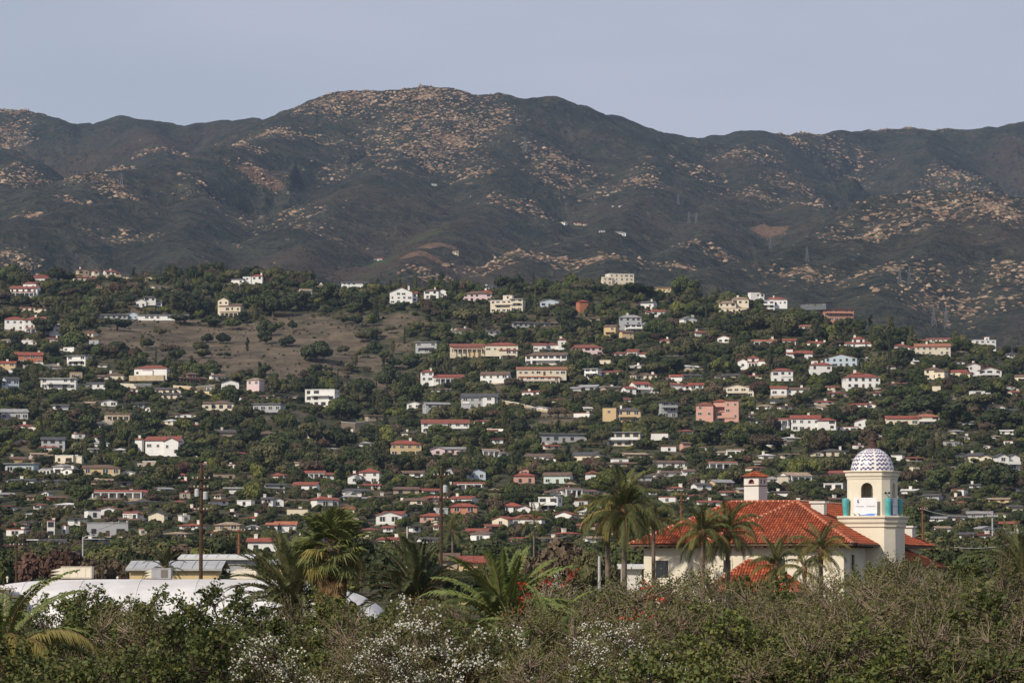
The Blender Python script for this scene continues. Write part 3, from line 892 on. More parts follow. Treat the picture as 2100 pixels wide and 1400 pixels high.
# the smallest of them, past the number one could tell apart, are joined into one mass of far cottages
def join_small(keep):
    fl = [h for h in HOUSES[-len(_cand):]]; fl.sort(key=lambda h: -(h['box'][1]-h['box'][0])*(h['box'][3]-h['box'][2]))
    V, F, MI, mats = [], [], [], []; k = 0
    for h in fl[keep:]:
        h['stuff'] = True; r = h['o']; M = Matrix.Translation(r.location) @ r.rotation_euler.to_matrix().to_4x4()
        for c in list(r.children):
            L = M @ Matrix.LocRotScale(c.location, c.rotation_euler, c.scale); me = c.data
            V += [tuple(L @ v.co) for v in me.vertices]
            for p in me.polygons:
                m = me.materials[p.material_index]
                if m not in mats: mats.append(m)
                F.append([k+i for i in p.vertices]); MI.append(mats.index(m))
            k += len(me.vertices); bpy.data.objects.remove(c)
        bpy.data.objects.remove(r); h['o'] = None
    me = bpy.data.meshes.new('distant_cottages'); me.from_pydata(V, [], F)
    for m in mats: me.materials.append(m)
    me.polygons.foreach_set('material_index', MI); me.update()
    tag(link('distant_cottages', me), 'many tiny far cottages half hidden among the hillside trees', 'cottages', kind='stuff')
join_small(30)

# ------------------------------------------------------------------ foliage
def m_leaf(name, a, b, rnd=0.5, trans=0.0, spec=0.15):
    """leaves: hue varies from leaf to leaf and from tree to tree"""
    t = NT(name)
    isl = t.new('NewGeometry').outputs['Random Per Island']; o = t.new('ObjectInfo').outputs['Random']
    c = t.mix(isl, a, b)
    g = t.mix(o, tuple(v*(1-rnd*.55) for v in a), tuple(min(.5, v*(1+rnd*.5)) for v in b))
    c = t.mix(0.5, c, g)
    if trans:
        d = t.new('BsdfTranslucent'); t.set(d.inputs[0], c); m = t.new('MixShader'); m.inputs[0].default_value = trans
        out = t.n['Material Output']; t.l.new(t.b.outputs[0], m.inputs[1]); t.l.new(d.outputs[0], m.inputs[2]); t.l.new(m.outputs[0], out.inputs[0])
    return t.done(c, 0.65, spec)
LEAF = {'dark': m_leaf('leaf_dark_green', (.020,.029,.012), (.054,.064,.025)),
        'mid': m_leaf('leaf_mid_green', (.034,.048,.016), (.088,.104,.034)),
        'olive': m_leaf('leaf_olive', (.052,.054,.022), (.122,.114,.050)),
        'yellow': m_leaf('leaf_yellow_green', (.066,.080,.020), (.155,.160,.045)),
        'brown': m_leaf('leaf_dry_brown', (.055,.042,.027), (.125,.092,.060)),
        'red': m_leaf('leaf_red_brown', (.058,.032,.024), (.120,.068,.050))}
M_BARK = mat_plain('bark', (.10,.075,.055), 0.35, 1.2, 0.95, 0.1, 0.4, 5.0)
M_PALEBARK = mat_plain('pale_bark', (.24,.20,.16), 0.3, 1.2, 0.95, 0.1, 0.4, 5.0)

def quads(P, N, S, rs, asp=1.0):
    """leaf-sized quads at P with normals N and half sizes S"""
    n = len(P); N = N/np.maximum(np.linalg.norm(N, axis=1, keepdims=True), 1e-6)
    r = rs.normal(size=(n, 3)); U = np.cross(N, r); U /= np.maximum(np.linalg.norm(U, axis=1, keepdims=True), 1e-6)
    Wv = np.cross(N, U); S = np.broadcast_to(S, (n,))[:, None]
    a, b = U*S, Wv*S*asp
    V = np.stack([P-a*.9-b*.35, P+b*-1.0+a*.1, P+a, P+b*.9-a*.1], 1).reshape(-1, 3)
    F = np.arange(n*4).reshape(-1, 4)
    return V, F
def crown_np(rs, kind):
    """crown about 2 wide (x,y in -1..1) and z from 0 to about 1.7"""
    P = []; N = []; S = []
    if kind == 'round':
        nl = rs.randint(8, 12)
        for k in range(nl):
            a = rs.rand()*6.283; rr = rs.rand()**.6*.62; c = np.array([rr*math.cos(a), rr*math.sin(a), .55+rs.rand()*.75*(1-.45*rr)])
            rad = rs.uniform(.28, .48); m = int(250*rad**2/.12)
            d = rs.normal(size=(m, 3)); d /= np.linalg.norm(d, axis=1, keepdims=True); d[:, 2] *= .8
            q = c + d*rad*rs.uniform(.72, 1.06, (m, 1))
            P.append(q); N.append(d + rs.normal(size=(m, 3))*.55); S.append(rs.uniform(.05, .115, m))
    elif kind == 'cone':
        m = 1100; z = rs.rand(m)**1.3; a = rs.rand(m)*6.283; tier = .72+.28*np.abs(np.sin(z*21))
        r = (1-z)**.85*.52*tier*rs.uniform(.55, 1.05, m) + .02
        q = np.stack([r*np.cos(a), r*np.sin(a), z*2.6], 1); P.append(q)
        N.append(np.stack([np.cos(a), np.sin(a), .4+0*a], 1)+rs.normal(size=(m, 3))*.6); S.append(rs.uniform(.05, .10, m))
    elif kind == 'tall':     # eucalyptus-like: separate tufts up a tall frame
        for k in range(13):
            z = .5+k/13*1.7; a = rs.rand()*6.283; rr = rs.rand()*.42*(1.15-k/16)
            c = np.array([rr*math.cos(a), rr*math.sin(a), z]); rad = rs.uniform(.16, .34); m = int(120*rad/.25)
            d = rs.normal(size=(m, 3)); d /= np.linalg.norm(d, axis=1, keepdims=True)
            P.append(c+d*rad*rs.uniform(.5, 1.1, (m, 1))); N.append(d+rs.normal(size=(m, 3))*.7); S.append(rs.uniform(.045, .1, m))
    elif kind == 'wide':
        for k in range(11):
            a = rs.rand()*6.283; rr = rs.rand()**.5*.7; c = np.array([rr*math.cos(a), rr*math.sin(a), .55+.5*(1-rr)*rs.rand()])
            rad = rs.uniform(.22, .36); m = int(230*rad**2/.09)
            d = rs.normal(size=(m, 3)); d /= np.linalg.norm(d, axis=1, keepdims=True); d[:, 2] *= .62
            P.append(c+d*rad*rs.uniform(.7, 1.06, (m, 1))); N.append(d+rs.normal(size=(m, 3))*.6); S.append(rs.uniform(.045, .10, m))
    P = np.concatenate(P); N = np.concatenate(N); S = np.concatenate(S)
    N[:, 2] += .15
    return quads(P, N, S, rs)
CROWN = {}
_kinds = [('round','dark'),('round','dark'),('round','mid'),('round','mid'),('round','olive'),('wide','dark'),('wide','mid'),('wide','olive'),('round','yellow'),
          ('cone','dark'),('cone','mid'),('tall','dark'),('tall','olive'),('wide','brown'),('round','brown'),('round','red'),('wide','yellow')]
for i, (k, c) in enumerate(_kinds):
    V, F = crown_np(np.random.RandomState(40+i), k)
    CROWN[i] = npmesh('crown', V, F, [LEAF[c]])
KW = np.array([7, 7, 9, 9, 8, 6, 7, 6, 4.5, 1.5, 1.0, 3.0, 3.4, 3.2, 2.6, .7, 2.2]); KW = KW/KW.sum()
def trunk_mesh(seed, tall=1.0, mat=None):
    rnd = random.Random(seed); b = MB(); z1 = .75*tall
    b.tube([(0,0,-.25),(.01,.02,.2),(.03,.0,z1)], [.075,.055,.035], 6)
    for k in range(5):
        a = rnd.uniform(0, 6.28); z0 = rnd.uniform(.25, .6)*tall; r = rnd.uniform(.3, .5)
        b.tube([(0.02,0,z0),(r*.5*math.cos(a), r*.5*math.sin(a), z0+.22),(r*math.cos(a), r*math.sin(a), z0+.5)], [.035,.025,.01], 4)
    return b.mesh('trunk', [mat or M_BARK])
TRUNK = [trunk_mesh(3), trunk_mesh(5, 1.6), trunk_mesh(8, 2.2, M_PALEBARK)]
KNAME = {'round': 'broadleaf_tree', 'wide': 'spreading_tree', 'cone': 'conifer_tree', 'tall': 'tall_tree'}
KTXT = {'round': 'round tree', 'wide': 'spreading tree', 'cone': 'conical conifer', 'tall': 'tall loose-crowned tree'}
CTXT = {'dark': 'dark green', 'mid': 'green', 'olive': 'olive green', 'yellow': 'yellow-green', 'brown': 'dry brown', 'red': 'red-brown'}
KH = {'round': 1.62, 'wide': 1.25, 'cone': 2.6, 'tall': 2.5}     # mesh height per unit scale
TREES = []
def add_tree(x, y, z, wd, ht, var, rot, hand=None):
    kind, colr = _kinds[var]
    root = bpy.data.objects.new(KNAME[kind], None); COL.objects.link(root); root.empty_display_size = 1
    root.location = (x, y, z); root.rotation_euler = (0, 0, rot)
    sx = wd/2; sz = ht/KH[kind]
    up = 0.0; tz_ = sz
    if kind in ('round', 'wide') and ht > 1.05*wd:      # a tall one: crown keeps its shape on a longer trunk
        ch = max(wd*.95, ht*.45); sz = ch/KH[kind]; up = ht-ch; tz_ = (up+ch*.5)/.75
    link('crown', CROWN[var], root, (0, 0, up), None, (sx, sx, sz))
    link('trunk', TRUNK[2 if kind == 'tall' else 1 if kind == 'cone' else 0], root, None, None, (sx, sx, tz_))
    TREES.append(dict(o=root, px=proj(x, y, z+ht*.55), D=y, w=wd, h=ht, kind=kind, col=colr, hand=hand))
    return root
# trees picked out by hand: px, base py, width px, height px, variant, D (None = where the ray meets the hill), phrase
HAND = [
 (340,565,36,38,2,None),(445,562,44,36,3,None),(525,568,36,46,2,None),(565,575,24,46,9,None),(607,578,26,48,11,None),(655,580,28,44,9,None),(490,566,30,30,6,None),
 (255,572,50,26,0,None),(290,566,40,24,1,None),(1457,622,26,56,9,None),(1520,612,62,46,8,None),(1395,622,50,62,2,None),(1424,618,40,50,3,None),(975,590,22,40,9,None),
 (1040,600,60,44,5,None),(1100,590,60,30,2,None),(1160,592,60,34,3,None),(1190,590,40,30,8,None),(1825,740,18,56,9,None),(1850,760,60,50,1,None),
 (240,678,76,30,5,None),(240,730,54,34,0,None),(302,715,28,22,0,None),(425,704,28,22,0,None),(458,706,34,26,0,None),(325,686,22,14,5,None),(545,690,48,40,0,None),(545,706,40,30,1,None),
 (600,680,22,24,0,None),(588,710,40,24,0,None),(648,742,76,48,0,None),(290,745,44,26,3,None),(365,742,40,30,3,None),(415,735,40,22,4,None),(460,735,30,16,5,None),(545,770,40,24,3,None),
 (90,690,60,40,1,None),(150,720,60,50,2,None),(40,735,50,36,0,None),(120,580,70,36,0,None),(400,650,80,52,0,None),(360,640,70,46,1,None),(560,650,76,60,0,None),(610,640,60,46,1,None),(520,640,60,40,6,None),
 (380,665,80,24,5,None),(430,672,60,22,5,None),(680,620,60,46,2,None),(740,640,60,40,1,None),(770,660,40,50,9,None),(960,672,70,46,7,None),(1160,672,56,42,1,None),(1290,610,120,34,6,None),
 (1500,690,56,40,1,None),(1560,690,80,56,7,None),(1620,690,70,50,4,None),(1340,690,50,40,2,None),(1380,770,70,40,1,None),(1900,860,120,60,0,None),(1960,880,100,60,1,None),(2050,880,110,50,0,None),(2000,840,100,40,7,None),
 (1570,930,80,50,13,None),(1450,915,80,46,1,None),(1520,905,60,40,2,None),(1780,915,54,36,14,None),(1870,1000,60,50,13,None),(1990,1000,80,60,2,None),(2050,1010,90,70,0,None),(1930,1010,80,60,3,None),
 (510,920,70,50,0,None),(300,930,90,50,1,None),(410,950,120,50,0,None),(330,985,80,40,5,None),(210,930,40,60,9,None),(560,940,80,60,2,None),(640,910,70,50,4,None),(700,920,70,50,0,None),(790,900,60,50,9,None),
 (800,800,60,60,0,None),(740,830,70,56,1,None),(850,830,60,50,3,None),(905,905,70,40,2,None),(1010,910,60,30,3,None),(1060,900,60,50,0,None),(690,860,60,50,2,None),
 # middle distance, behind the palms
 (962,1198,90,34,1,500),(915,1198,100,42,2,480),(1005,1198,90,36,4,500),
 (480,1192,160,52,6,430),(560,1190,110,46,2,450),(800,1176,190,92,5,420),(740,1178,90,80,1,440),(870,1178,80,66,2,430),
 (215,1188,120,70,13,520),(130,1176,110,72,15,560),(60,1178,110,70,15,600),(290,1180,90,52,13,540),(330,1172,70,50,15,600),
 (1075,1192,130,80,13,430),(1150,1195,150,96,14,420),(1215,1195,130,84,7,410),(1110,1192,110,60,4,500),(1185,1190,120,66,13,480),(1010,1190,90,50,7,450),(1130,1190,80,60,4,460),
 (2000,1195,150,92,2,420),(1940,1190,110,70,1,430),(2075,1200,130,110,1,400),(1900,1195,90,50,3,440),(2050,1170,110,80,4,520),
 (650,1175,80,66,1,520),(600,1165,90,50,4,640),(1300,1195,90,80,2,440),(20,1180,80,54,0,650),
]
hp = [(h[0], h[1]) for h in HAND]
tx, ty, tz, tok = cast([a for a, b in hp], [b for a, b in hp], 700, 2900, 4, hill)
ALLT = []       # x, y, z, width, height, variant, rot, hand flag
rs = np.random.RandomState(11)
for i, h in enumerate(HAND):
    D = h[5] if h[5] else ty[i]
    x = ray(h[0], h[1])[0]*D; z = float(hill(np.array([x]), np.array([float(D)]))[0])
    wd = h[2]*D/FPX; top = at(h[0], h[1]-h[3], D).z; ht = max(top-z, wd*.4) if h[5] else h[3]*D/FPX
    ALLT.append((x, D, z, wd, ht, h[4], rs.rand()*6.28, True))
# scattered trees over hill and plain, kept off houses, their views and the bare slopes
HB = np.array([(*h['box'], h['D'], h['X'], h['w'], .12 if h['lm'] else 1.0) for h in HOUSES if not h['mtn']])
N = 15500
yy = np.sqrt(rs.uniform(560**2, 2860**2, N)); xx = rs.uniform(-1, 1, N)*(0.150*yy)
keep = rs.rand(N) < np.interp(yy, [560, 1100, 1600, 2860], [.55, .55, .9, 1.0]); xx, yy = xx[keep], yy[keep]
zz = hill(xx, yy); ppx, ppy = proj(xx, yy, zz); br = bare_at(ppx, ppy)
clump = fbm(xx/55+3, yy/55, 2)
for k in range(len(xx)):
    x, y, z = xx[k], yy[k], zz[k]
    if (br[k] > .9 and rs.rand() < .93) or (br[k] > .3 and rs.rand() < .6): continue
    var = rs.choice(len(_kinds), p=KW); kind = _kinds[var][0]
    big = clump[k]
    wd = (rs.uniform(4.5, 10.5) if rs.rand() < .8 else rs.uniform(10, 15))*(.62+.76*big); ht = wd*rs.uniform(.62, .95)
    if kind == 'cone': ht = rs.uniform(8, 15); wd = ht*rs.uniform(.3, .45)
    if kind == 'tall': ht = rs.uniform(9, 16); wd = ht*rs.uniform(.5, .65)
    hw = wd/2*FPX/y; ph = ht*FPX/y; bx, by = ppx[k], ppy[k]
    if bx < -80 or bx > 2180: continue
    o = (HB[:,0]*.86+HB[:,1]*.14 < bx+hw*.75) & (HB[:,1]*.86+HB[:,0]*.14 > bx-hw*.75)
    if o.any():
        hb = HB[o]
        # inside a house?
        if ((np.abs(hb[:,5]-x) < hb[:,6]/2+wd*.3) & (y > hb[:,4]-wd*.35) & (y < hb[:,4]+12)).any(): continue
        infr = hb[hb[:,4] > y]
        if len(infr):
            lim = (infr[:,3]-(infr[:,3]-infr[:,2])*np.minimum(rs.choice([.2, .35, .5, .7], p=[.4, .35, .17, .08]), infr[:,7]))     # hides the foot of the wall, now and then more
            bad = (by-ph < lim) & (by > infr[:,2]+4)
            if bad.any():
                need = (by-lim[bad].max())
                if need > 5 and kind in ('round', 'wide'):
                    f = need/ph; ht *= f; wd *= max(f, .55)
                    hw = wd/2*FPX/y; ph = ht*FPX/y
                    if ht < 1.0: continue
                else: continue
    ALLT.append((x, y, z, wd, ht, var, rs.rand()*6.28, False))
# which ones show largest: paint them far to near on a coarse raster
GW, GH = 1050, 700
ras = np.full((GH, GW), -1, int)
order = sorted(range(len(ALLT)), key=lambda i: -ALLT[i][1])
hsort = sorted(range(len(HB)), key=lambda i: -HB[i, 4]); hi = 0
for i in order:
    x, y, z, wd, ht = ALLT[i][:5]
    while hi < len(hsort) and HB[hsort[hi], 4] > y:
        b = HB[hsort[hi]]/2; ras[max(0,int(b[2])):max(0,int(b[3])), max(0,int(b[0])):max(0,int(b[1]))] = -2; hi += 1
    cx, cy = proj(x, y, z+ht*.55); a = max(wd/2*FPX/y/2, .7); b = max(ht*.5*FPX/y/2, .7); cx /= 2; cy /= 2
    x0, x1, y0, y1 = int(max(cx-a, 0)), int(min(cx+a+1, GW)), int(max(cy-b, 0)), int(min(cy+b+1, GH))
    if x0 >= x1 or y0 >= y1: continue
    gy, gx = np.mgrid[y0:y1, x0:x1]
    m = ((gx-cx)/a)**2 + ((gy-cy)/b)**2 <= 1
    ras[y0:y1, x0:x1][m] = i
ras[610:, :] = -1
vis = np.bincount(ras[ras >= 0].ravel(), minlength=len(ALLT))
hand_i = [i for i in range(len(ALLT)) if ALLT[i][7]]
rest = [i for i in np.argsort(-vis) if not ALLT[i][7]][:300-len(hand_i)]
single = set(hand_i) | set(int(i) for i in rest)
for i in sorted(single):
    t = ALLT[i]; add_tree(*t[:5], t[5], t[6], t[7])
    TREES[-1]['vis'] = int(vis[i])
# the others: one wood, grown as instances of the same crowns
crown_src = {}
for tr in TREES:
    c = [o for o in tr['o'].children if o.name.startswith('crown')][0]
    for v, me in CROWN.items():
        if c.data == me and v not in crown_src: crown_src[v] = c
far = [(t[0], t[1], t[2], t[3]/2, t[4]/KH[_kinds[t[5]][0]], t[5], t[6]) for i, t in enumerate(ALLT) if i not in single and t[5] in crown_src]
# undergrowth between the trees
N = 26000
yy = np.sqrt(rs.uniform(700**2, 2900**2, N)); xx = rs.uniform(-1, 1, N)*(0.150*yy); zz = hill(xx, yy)
ppx, ppy = proj(xx, yy, zz); br = bare_at(ppx, ppy)
for k in range(N):
    if br[k] > .9 and rs.rand() < .45: continue
    if (br[k] > .3) and rs.rand() < .35: continue
    x, y = xx[k], yy[k]
    h_ = rs.uniform(.8, 3.0) if br[k] < .3 else rs.uniform(.5, 1.6); w_ = h_*rs.uniform(1.1, 1.9)
    o = (np.abs(HB[:,5]-x) < HB[:,6]/2+w_*.4) & (y > HB[:,4]-w_*.3) & (y < HB[:,4]+11)
    if o.any(): continue
    v = int(rs.choice([0, 2, 4, 7, 8, 13, 14, 6], p=[.16, .18, .2, .16, .06, .1, .08, .06]))
    if v not in crown_src: continue
    far.append((x, y, zz[k]-.35*h_, w_/2, h_*1.35/KH[_kinds[v][0]], v, rs.rand()*6.28))
far = np.array(far)
def wood(name, arr, src):
    me = bpy.data.meshes.new(name); me.vertices.add(len(arr)); me.vertices.foreach_set('co', np.ascontiguousarray(arr[:, :3], dtype=np.float32).ravel())
    a = me.attributes.new('size', 'FLOAT_VECTOR', 'POINT'); a.data.foreach_set('vector', np.stack([arr[:,3], arr[:,3], arr[:,4]], 1).astype(np.float32).ravel())
    a = me.attributes.new('turn', 'FLOAT_VECTOR', 'POINT'); a.data.foreach_set('vector', np.stack([0*arr[:,6], 0*arr[:,6], arr[:,6]], 1).astype(np.float32).ravel())
    a = me.attributes.new('variant', 'INT', 'POINT'); a.data.foreach_set('value', arr[:,5].astype(np.int32))
    o = link(name, me)
    g = bpy.data.node_groups.new(name, 'GeometryNodeTree')
    g.interface.new_socket('Geometry', in_out='INPUT', socket_type='NodeSocketGeometry'); g.interface.new_socket('Geometry', in_out='OUTPUT', socket_type='NodeSocketGeometry')
    n = g.nodes; l = g.links; gi = n.new('NodeGroupInput'); go = n.new('NodeGroupOutput'); jo = n.new('GeometryNodeJoinGeometry')
    def na(nm, ty):
        q = n.new('GeometryNodeInputNamedAttribute'); q.data_type = ty; q.inputs['Name'].default_value = nm; return q.outputs['Attribute']
    sz, tu, va = na('size', 'FLOAT_VECTOR'), na('turn', 'FLOAT_VECTOR'), na('variant', 'INT')
    for v, ob in src.items():
        oi = n.new('GeometryNodeObjectInfo'); oi.inputs['Object'].default_value = ob; oi.transform_space = 'ORIGINAL'; oi.inputs['As Instance'].default_value = True
        cp = n.new('FunctionNodeCompare'); cp.data_type = 'INT'; cp.operation = 'EQUAL'
        ii = [s for s in cp.inputs if s.type == 'INT']; l.new(va, ii[0]); ii[1].default_value = v
        ip = n.new('GeometryNodeInstanceOnPoints')
        l.new(gi.outputs[0], ip.inputs['Points']); l.new(cp.outputs[0], ip.inputs['Selection']); l.new(oi.outputs['Geometry'], ip.inputs['Instance'])
        l.new(tu, ip.inputs['Rotation']); l.new(sz, ip.inputs['Scale']); l.new(ip.outputs[0], jo.inputs[0])
    l.new(jo.outputs[0], go.inputs[0])
    md = o.modifiers.new('grow', 'NODES'); md.node_group = g
    return o
tag(wood('hillside_wood', far, crown_src), 'dense mixed trees and scrub filling the hillside between the houses', 'woodland', kind='stuff')
print('houses', len(HOUSES), 'trees', len(TREES), 'wood', len(far))
# ------------------------------------------------------------------ mission-style building
def empty(name, loc=(0,0,0), rz=0.0, parent=None):
    o = bpy.data.objects.new(name, None); COL.objects.link(o); o.location = loc; o.rotation_euler = (0, 0, rz); o.empty_display_size = .5
    if parent is not None: o.parent = parent
    return o
def m_stucco(name, c):
    t = NT(name); p = t.objc()
    n = t.noise(p, 0.5, 6, 0.65); f = t.noise(p, 6.0, 4)
    st = t.noise(t.mapping(p, (1.6, 1.6, 0.12)), 1.0, 5, 0.6)      # rain streaks run down the wall
    a = t.mix(t.ramp(n, 0.3, 0.7), tuple(v*.88 for v in c), c)
    a = t.mix(t.ramp(st, 0.55, 0.78, 0, 0.35), a, tuple(v*.62 for v in c))
    t.bump(f, 0.35, 0.012)
    return t.done(a, 0.9, 0.12)
M_STUC = m_stucco('cream_stucco', (.76, .695, .565))
M_STUCW = m_stucco('pale_stucco', (.70, .67, .62))
def m_tile():
    t = NT('terracotta_barrel_tile'); p = t.objc()
    isl = t.new('NewGeometry').outputs['Random Per Island']
    c = t.new('ValToRGB'); t.l.new(isl, c.inputs[0]); e = c.color_ramp.elements
    e[0].position = 0; e[0].color = (.19, .045, .022, 1); e[1].position = 1; e[1].color = (.49, .152, .070, 1)
    q = e.new(.5); q.color = (.335, .075, .033, 1); q = e.new(.82); q.color = (.40, .10, .043, 1)
    w = t.ramp(t.noise(p, 0.35, 6, 0.7), 0.38, 0.72, 0, 0.7)
    col = t.mix(w, c.outputs[0], (.20, .075, .045))
    return t.done(col, 0.85, 0.2)
M_TILE = m_tile()
M_MORTAR = mat_plain('roof_mortar', (.66, .52, .40), 0.25, 3.0)
M_SOFFIT = mat_plain('soffit_boards', (.13, .085, .06), 0.3, 1.0)
M_BLUE = mat_plain('cobalt_glazed_tile', (.055, .05, .20), 0.3, 6.0, 0.3, 0.5)
M_WGLZ = mat_plain('white_glazed_tile', (.72, .68, .64), 0.15, 6.0, 0.3, 0.5)
M_TURQ = mat_plain('turquoise_glaze', (.10, .40, .42), 0.25, 2.0, 0.35, 0.5)
M_COPPER = mat_plain('weathered_copper', (.075, .045, .037), 0.35, 3.0, 0.7, 0.3)
M_REDW = mat_plain('red_painted_lattice', (.26, .05, .03), 0.25, 3.0)
M_BAN = mat_plain('banner_vinyl', (.74, .74, .78), 0.06, 2.0, 0.5, 0.3)
M_BANB = mat_plain('banner_blue_ink', (.10, .24, .66), 0.12, 2.0, 0.5, 0.3)
M_INK = mat_plain('banner_black_ink', (.02, .02, .03), 0.1, 2.0, 0.5)
M_INKG = mat_plain('banner_grey_ink', (.38, .38, .44), 0.1, 2.0, 0.5)
M_BLK = mat_plain('black_metal', (.03, .03, .032), 0.2, 3.0, 0.5, 0.4)

TH = R(20); D0 = 312.0; EAVE = at(1290, 1116, D0).z; RISE = 3.47
bo = at(1290, 1116, D0)
bldg = empty('mission_building', (bo.x, bo.y, 0.0), -TH)
tag(bldg, 'cream mission-style building with red barrel-tiled hip roofs behind the hedge', 'building')
SL = RISE/6.7
roof = None
def tile_plane(b, o, e, s, L, top, spacing=.235):
    """barrel tiles on a roof plane: eave from o along unit e (length L), up-slope unit s; top(x) = slope length at x"""
    n = e.cross(s).normalized()
    if n.z < 0: n = -n
    x = spacing/2
    while x < L:
        lo, hi = top(x); y = lo-.06; k = 0
        while y < hi:
            y1 = min(y+.46, hi+.04); r0, r1 = spacing*.50, spacing*.44
            ring = []
            for yy, rr, dz in ((y, r0, .035), (y1, r1, .0)):
                for q in range(5):
                    a = math.pi*q/4
                    ring.append(o + e*(x + math.cos(a)*rr) + s*yy + n*(.02+dz+math.sin(a)*rr*.75))
            kk = len(b.v); b.v += [tuple(p) for p in ring]
            for q in range(4): b.f.append((kk+q, kk+q+1, kk+5+q+1, kk+5+q)); b.m.append(0)
            y += .40
        x += spacing
ridge_b = MB()
ridge_b.loft([[(x, math.cos(math.pi*q/5)*r, math.sin(math.pi*q/5)*r*.8-.03) for q in range(6)] for x, r in ((0, .17), (.46, .145))], 0)
k0 = len(ridge_b.v)
ridge_b.loft([[(x, math.cos(math.pi*q/5)*r, math.sin(math.pi*q/5)*r*.8-.04) for q in range(6)] for x, r in ((-.035, .172), (.022, .176))], 1)
RIDGE = ridge_b.mesh('ridge_tile', [M_TILE, M_MORTAR])
def ridge_line(parent, a, b):
    a, b = Vector(a), Vector(b); d = b-a; L = d.length; n = int(L/.42); rot = d.to_track_quat('X', 'Z').to_euler()
    for i in range(n):
        o = link('ridge_tile', RIDGE, parent, a+d*(i/n)+Vector((0,0,.10)), rot)
def hip_roof(name, u0, u1, v0, v1, ze, rise, planes='FRBL', ridges=True, skip=()):
    """hip roof over the eave rectangle; deck + loose tiles + ridge caps; the lower corner lines are the hips"""
    w, d = u1-u0, v1-v0; hw = min(w, d)/2; zr = ze+rise
    if w >= d: r0, r1 = Vector((u0+hw, (v0+v1)/2, zr)), Vector((u1-hw, (v0+v1)/2, zr))
    else: r0, r1 = Vector(((u0+u1)/2, v0+hw, zr)), Vector(((u0+u1)/2, v1-hw, zr))
    c = [Vector((u0,v0,ze)), Vector((u1,v0,ze)), Vector((u1,v1,ze)), Vector((u0,v1,ze))]
    if w >= d: pl = {'F': (c[0],c[1],r1,r0), 'R': (c[1],c[2],r1), 'B': (c[2],c[3],r0,r1), 'L': (c[3],c[0],r0)}
    else: pl = {'F': (c[0],c[1],r0), 'R': (c[1],c[2],r1,r0), 'B': (c[2],c[3],r1), 'L': (c[3],c[0],r0,r1)}
    b = MB()
    for p in pl.values(): b.face(p)
    for i in range(4):
        a, e2 = c[i], c[(i+1) % 4]; dn = Vector((0,0,-.16)); b.face([a+dn, e2+dn, e2, a], 1)
    b.face([q+Vector((0,0,-.16)) for q in reversed(c)], 1)
    ro = link(name, b.mesh(name, [M_TILE, M_SOFFIT]), bldg)
    tb = MB(); sl = math.hypot(hw, rise)
    for key, p in pl.items():
        if key not in planes: continue
        o, q = p[0], p[1]; e = (q-o); L = e.length; e.normalize()
        inn = Vector((-e.y, e.x, 0)); s = (inn*hw + Vector((0,0,rise))).normalized()
        tb_top = lambda x, L=L: (0, sl*min(1, x/hw, (L-x)/hw))
        tile_plane(tb, o, e, s, L, tb_top)
    tt = link('roof_tiles', tb.mesh('roof_tiles', [M_TILE]), ro); tt['kind'] = 'stuff'
    if ridges:
        lines = [(c[0], r0), (c[3], r0 if w >= d else r1), (c[1], r1 if w >= d else r0), (c[2], r1), (r0, r1)]
        for i, (a, e2) in enumerate(lines):
            if i not in skip and (e2-a).length > .6: ridge_line(ro, a, e2)
    return ro
hip_roof('roof', 0, 19.2, 0, 13.4, EAVE, RISE, 'FL', True, (2, 3))
hip_roof('roof', 6.25, 18.95, -1.04, 25.8, EAVE+.012, RISE-.02, 'FRL', True, ())
# walls under the eaves
def wallblock(u0, u1, v0, v1, z0, z1, name='wall', m=None):
    b = MB(); b.box(u0, u1, v0, v1, z0, z1); return link(name, b.mesh(name, [m or M_STUC]), bldg)
ov = .95
wallblock(ov, 17.0, ov, 13.4-ov, -.5, EAVE-.17)
wallblock(6.25+ov, 18.95-ov, -1.04+ov, 25.8-ov, -.5, EAVE-.172)
rt = MB(); rt.box(-.06, .06, -.35, .5, -.12, 0); RT = rt.mesh('rafter_tail', [M_SOFFIT])
for i in range(9): link('rafter_tail', RT, bldg, (.5+i*.68, .45, EAVE-.165))
for i in range(18): link('rafter_tail', RT, bldg, (6.6+i*.7, -.6, EAVE-.165))
for i in range(10): link('rafter_tail', RT, bldg, (18.5, -.6+i*.72, EAVE-.165), (0, 0, math.pi/2))
def bwin(u, v, z, w, h, parent=bldg, rz=0.0, arch=False):
    f = MB()
    for q in ((-w/2-.1,-w/2,0,h),(w/2,w/2+.1,0,h),(-w/2-.1,w/2+.1,-.12,0),(-w/2-.1,w/2+.1,h,h+.1)): f.box(q[0], q[1], -.07, .0, q[2], q[3])
    for q in ((-.03,.03,0,h),(-w/2,w/2,h*.48,h*.52)): f.box(q[0], q[1], -.05, .0, q[2], q[3], 1)
    o = link('window', f.mesh('window', [M_STUC, M_BLK]), parent, (u, v, z), (0, 0, rz))
    g = MB(); g.face([(-w/2,-.02,0),(w/2,-.02,0),(w/2,-.02,h),(-w/2,-.02,h)]); link('pane', g.mesh('pane', [M_GLASS]), o)
    return o
def loc_u(px, v): return ((px-1290)/FPX*(D0) - v*math.sin(TH))/math.cos(TH)
zz_ = lambda py, d=308: at(1400, py, d).z
bwin(loc_u(1358, ov), ov-.002, zz_(1184), 1.08, zz_(1148)-zz_(1184))
bwin(loc_u(1487, -.09), -.092, zz_(1173), .62, 1.0)
bwin(loc_u(1668, -.09), -.092, zz_(1158), .75, .72)
bwin(loc_u(1590, -.09), -.092, zz_(1180), 1.0, 1.4)
bwin(18.95-ov+.002, 2.5, zz_(1170), 1.0, 1.3, rz=math.pi/2)
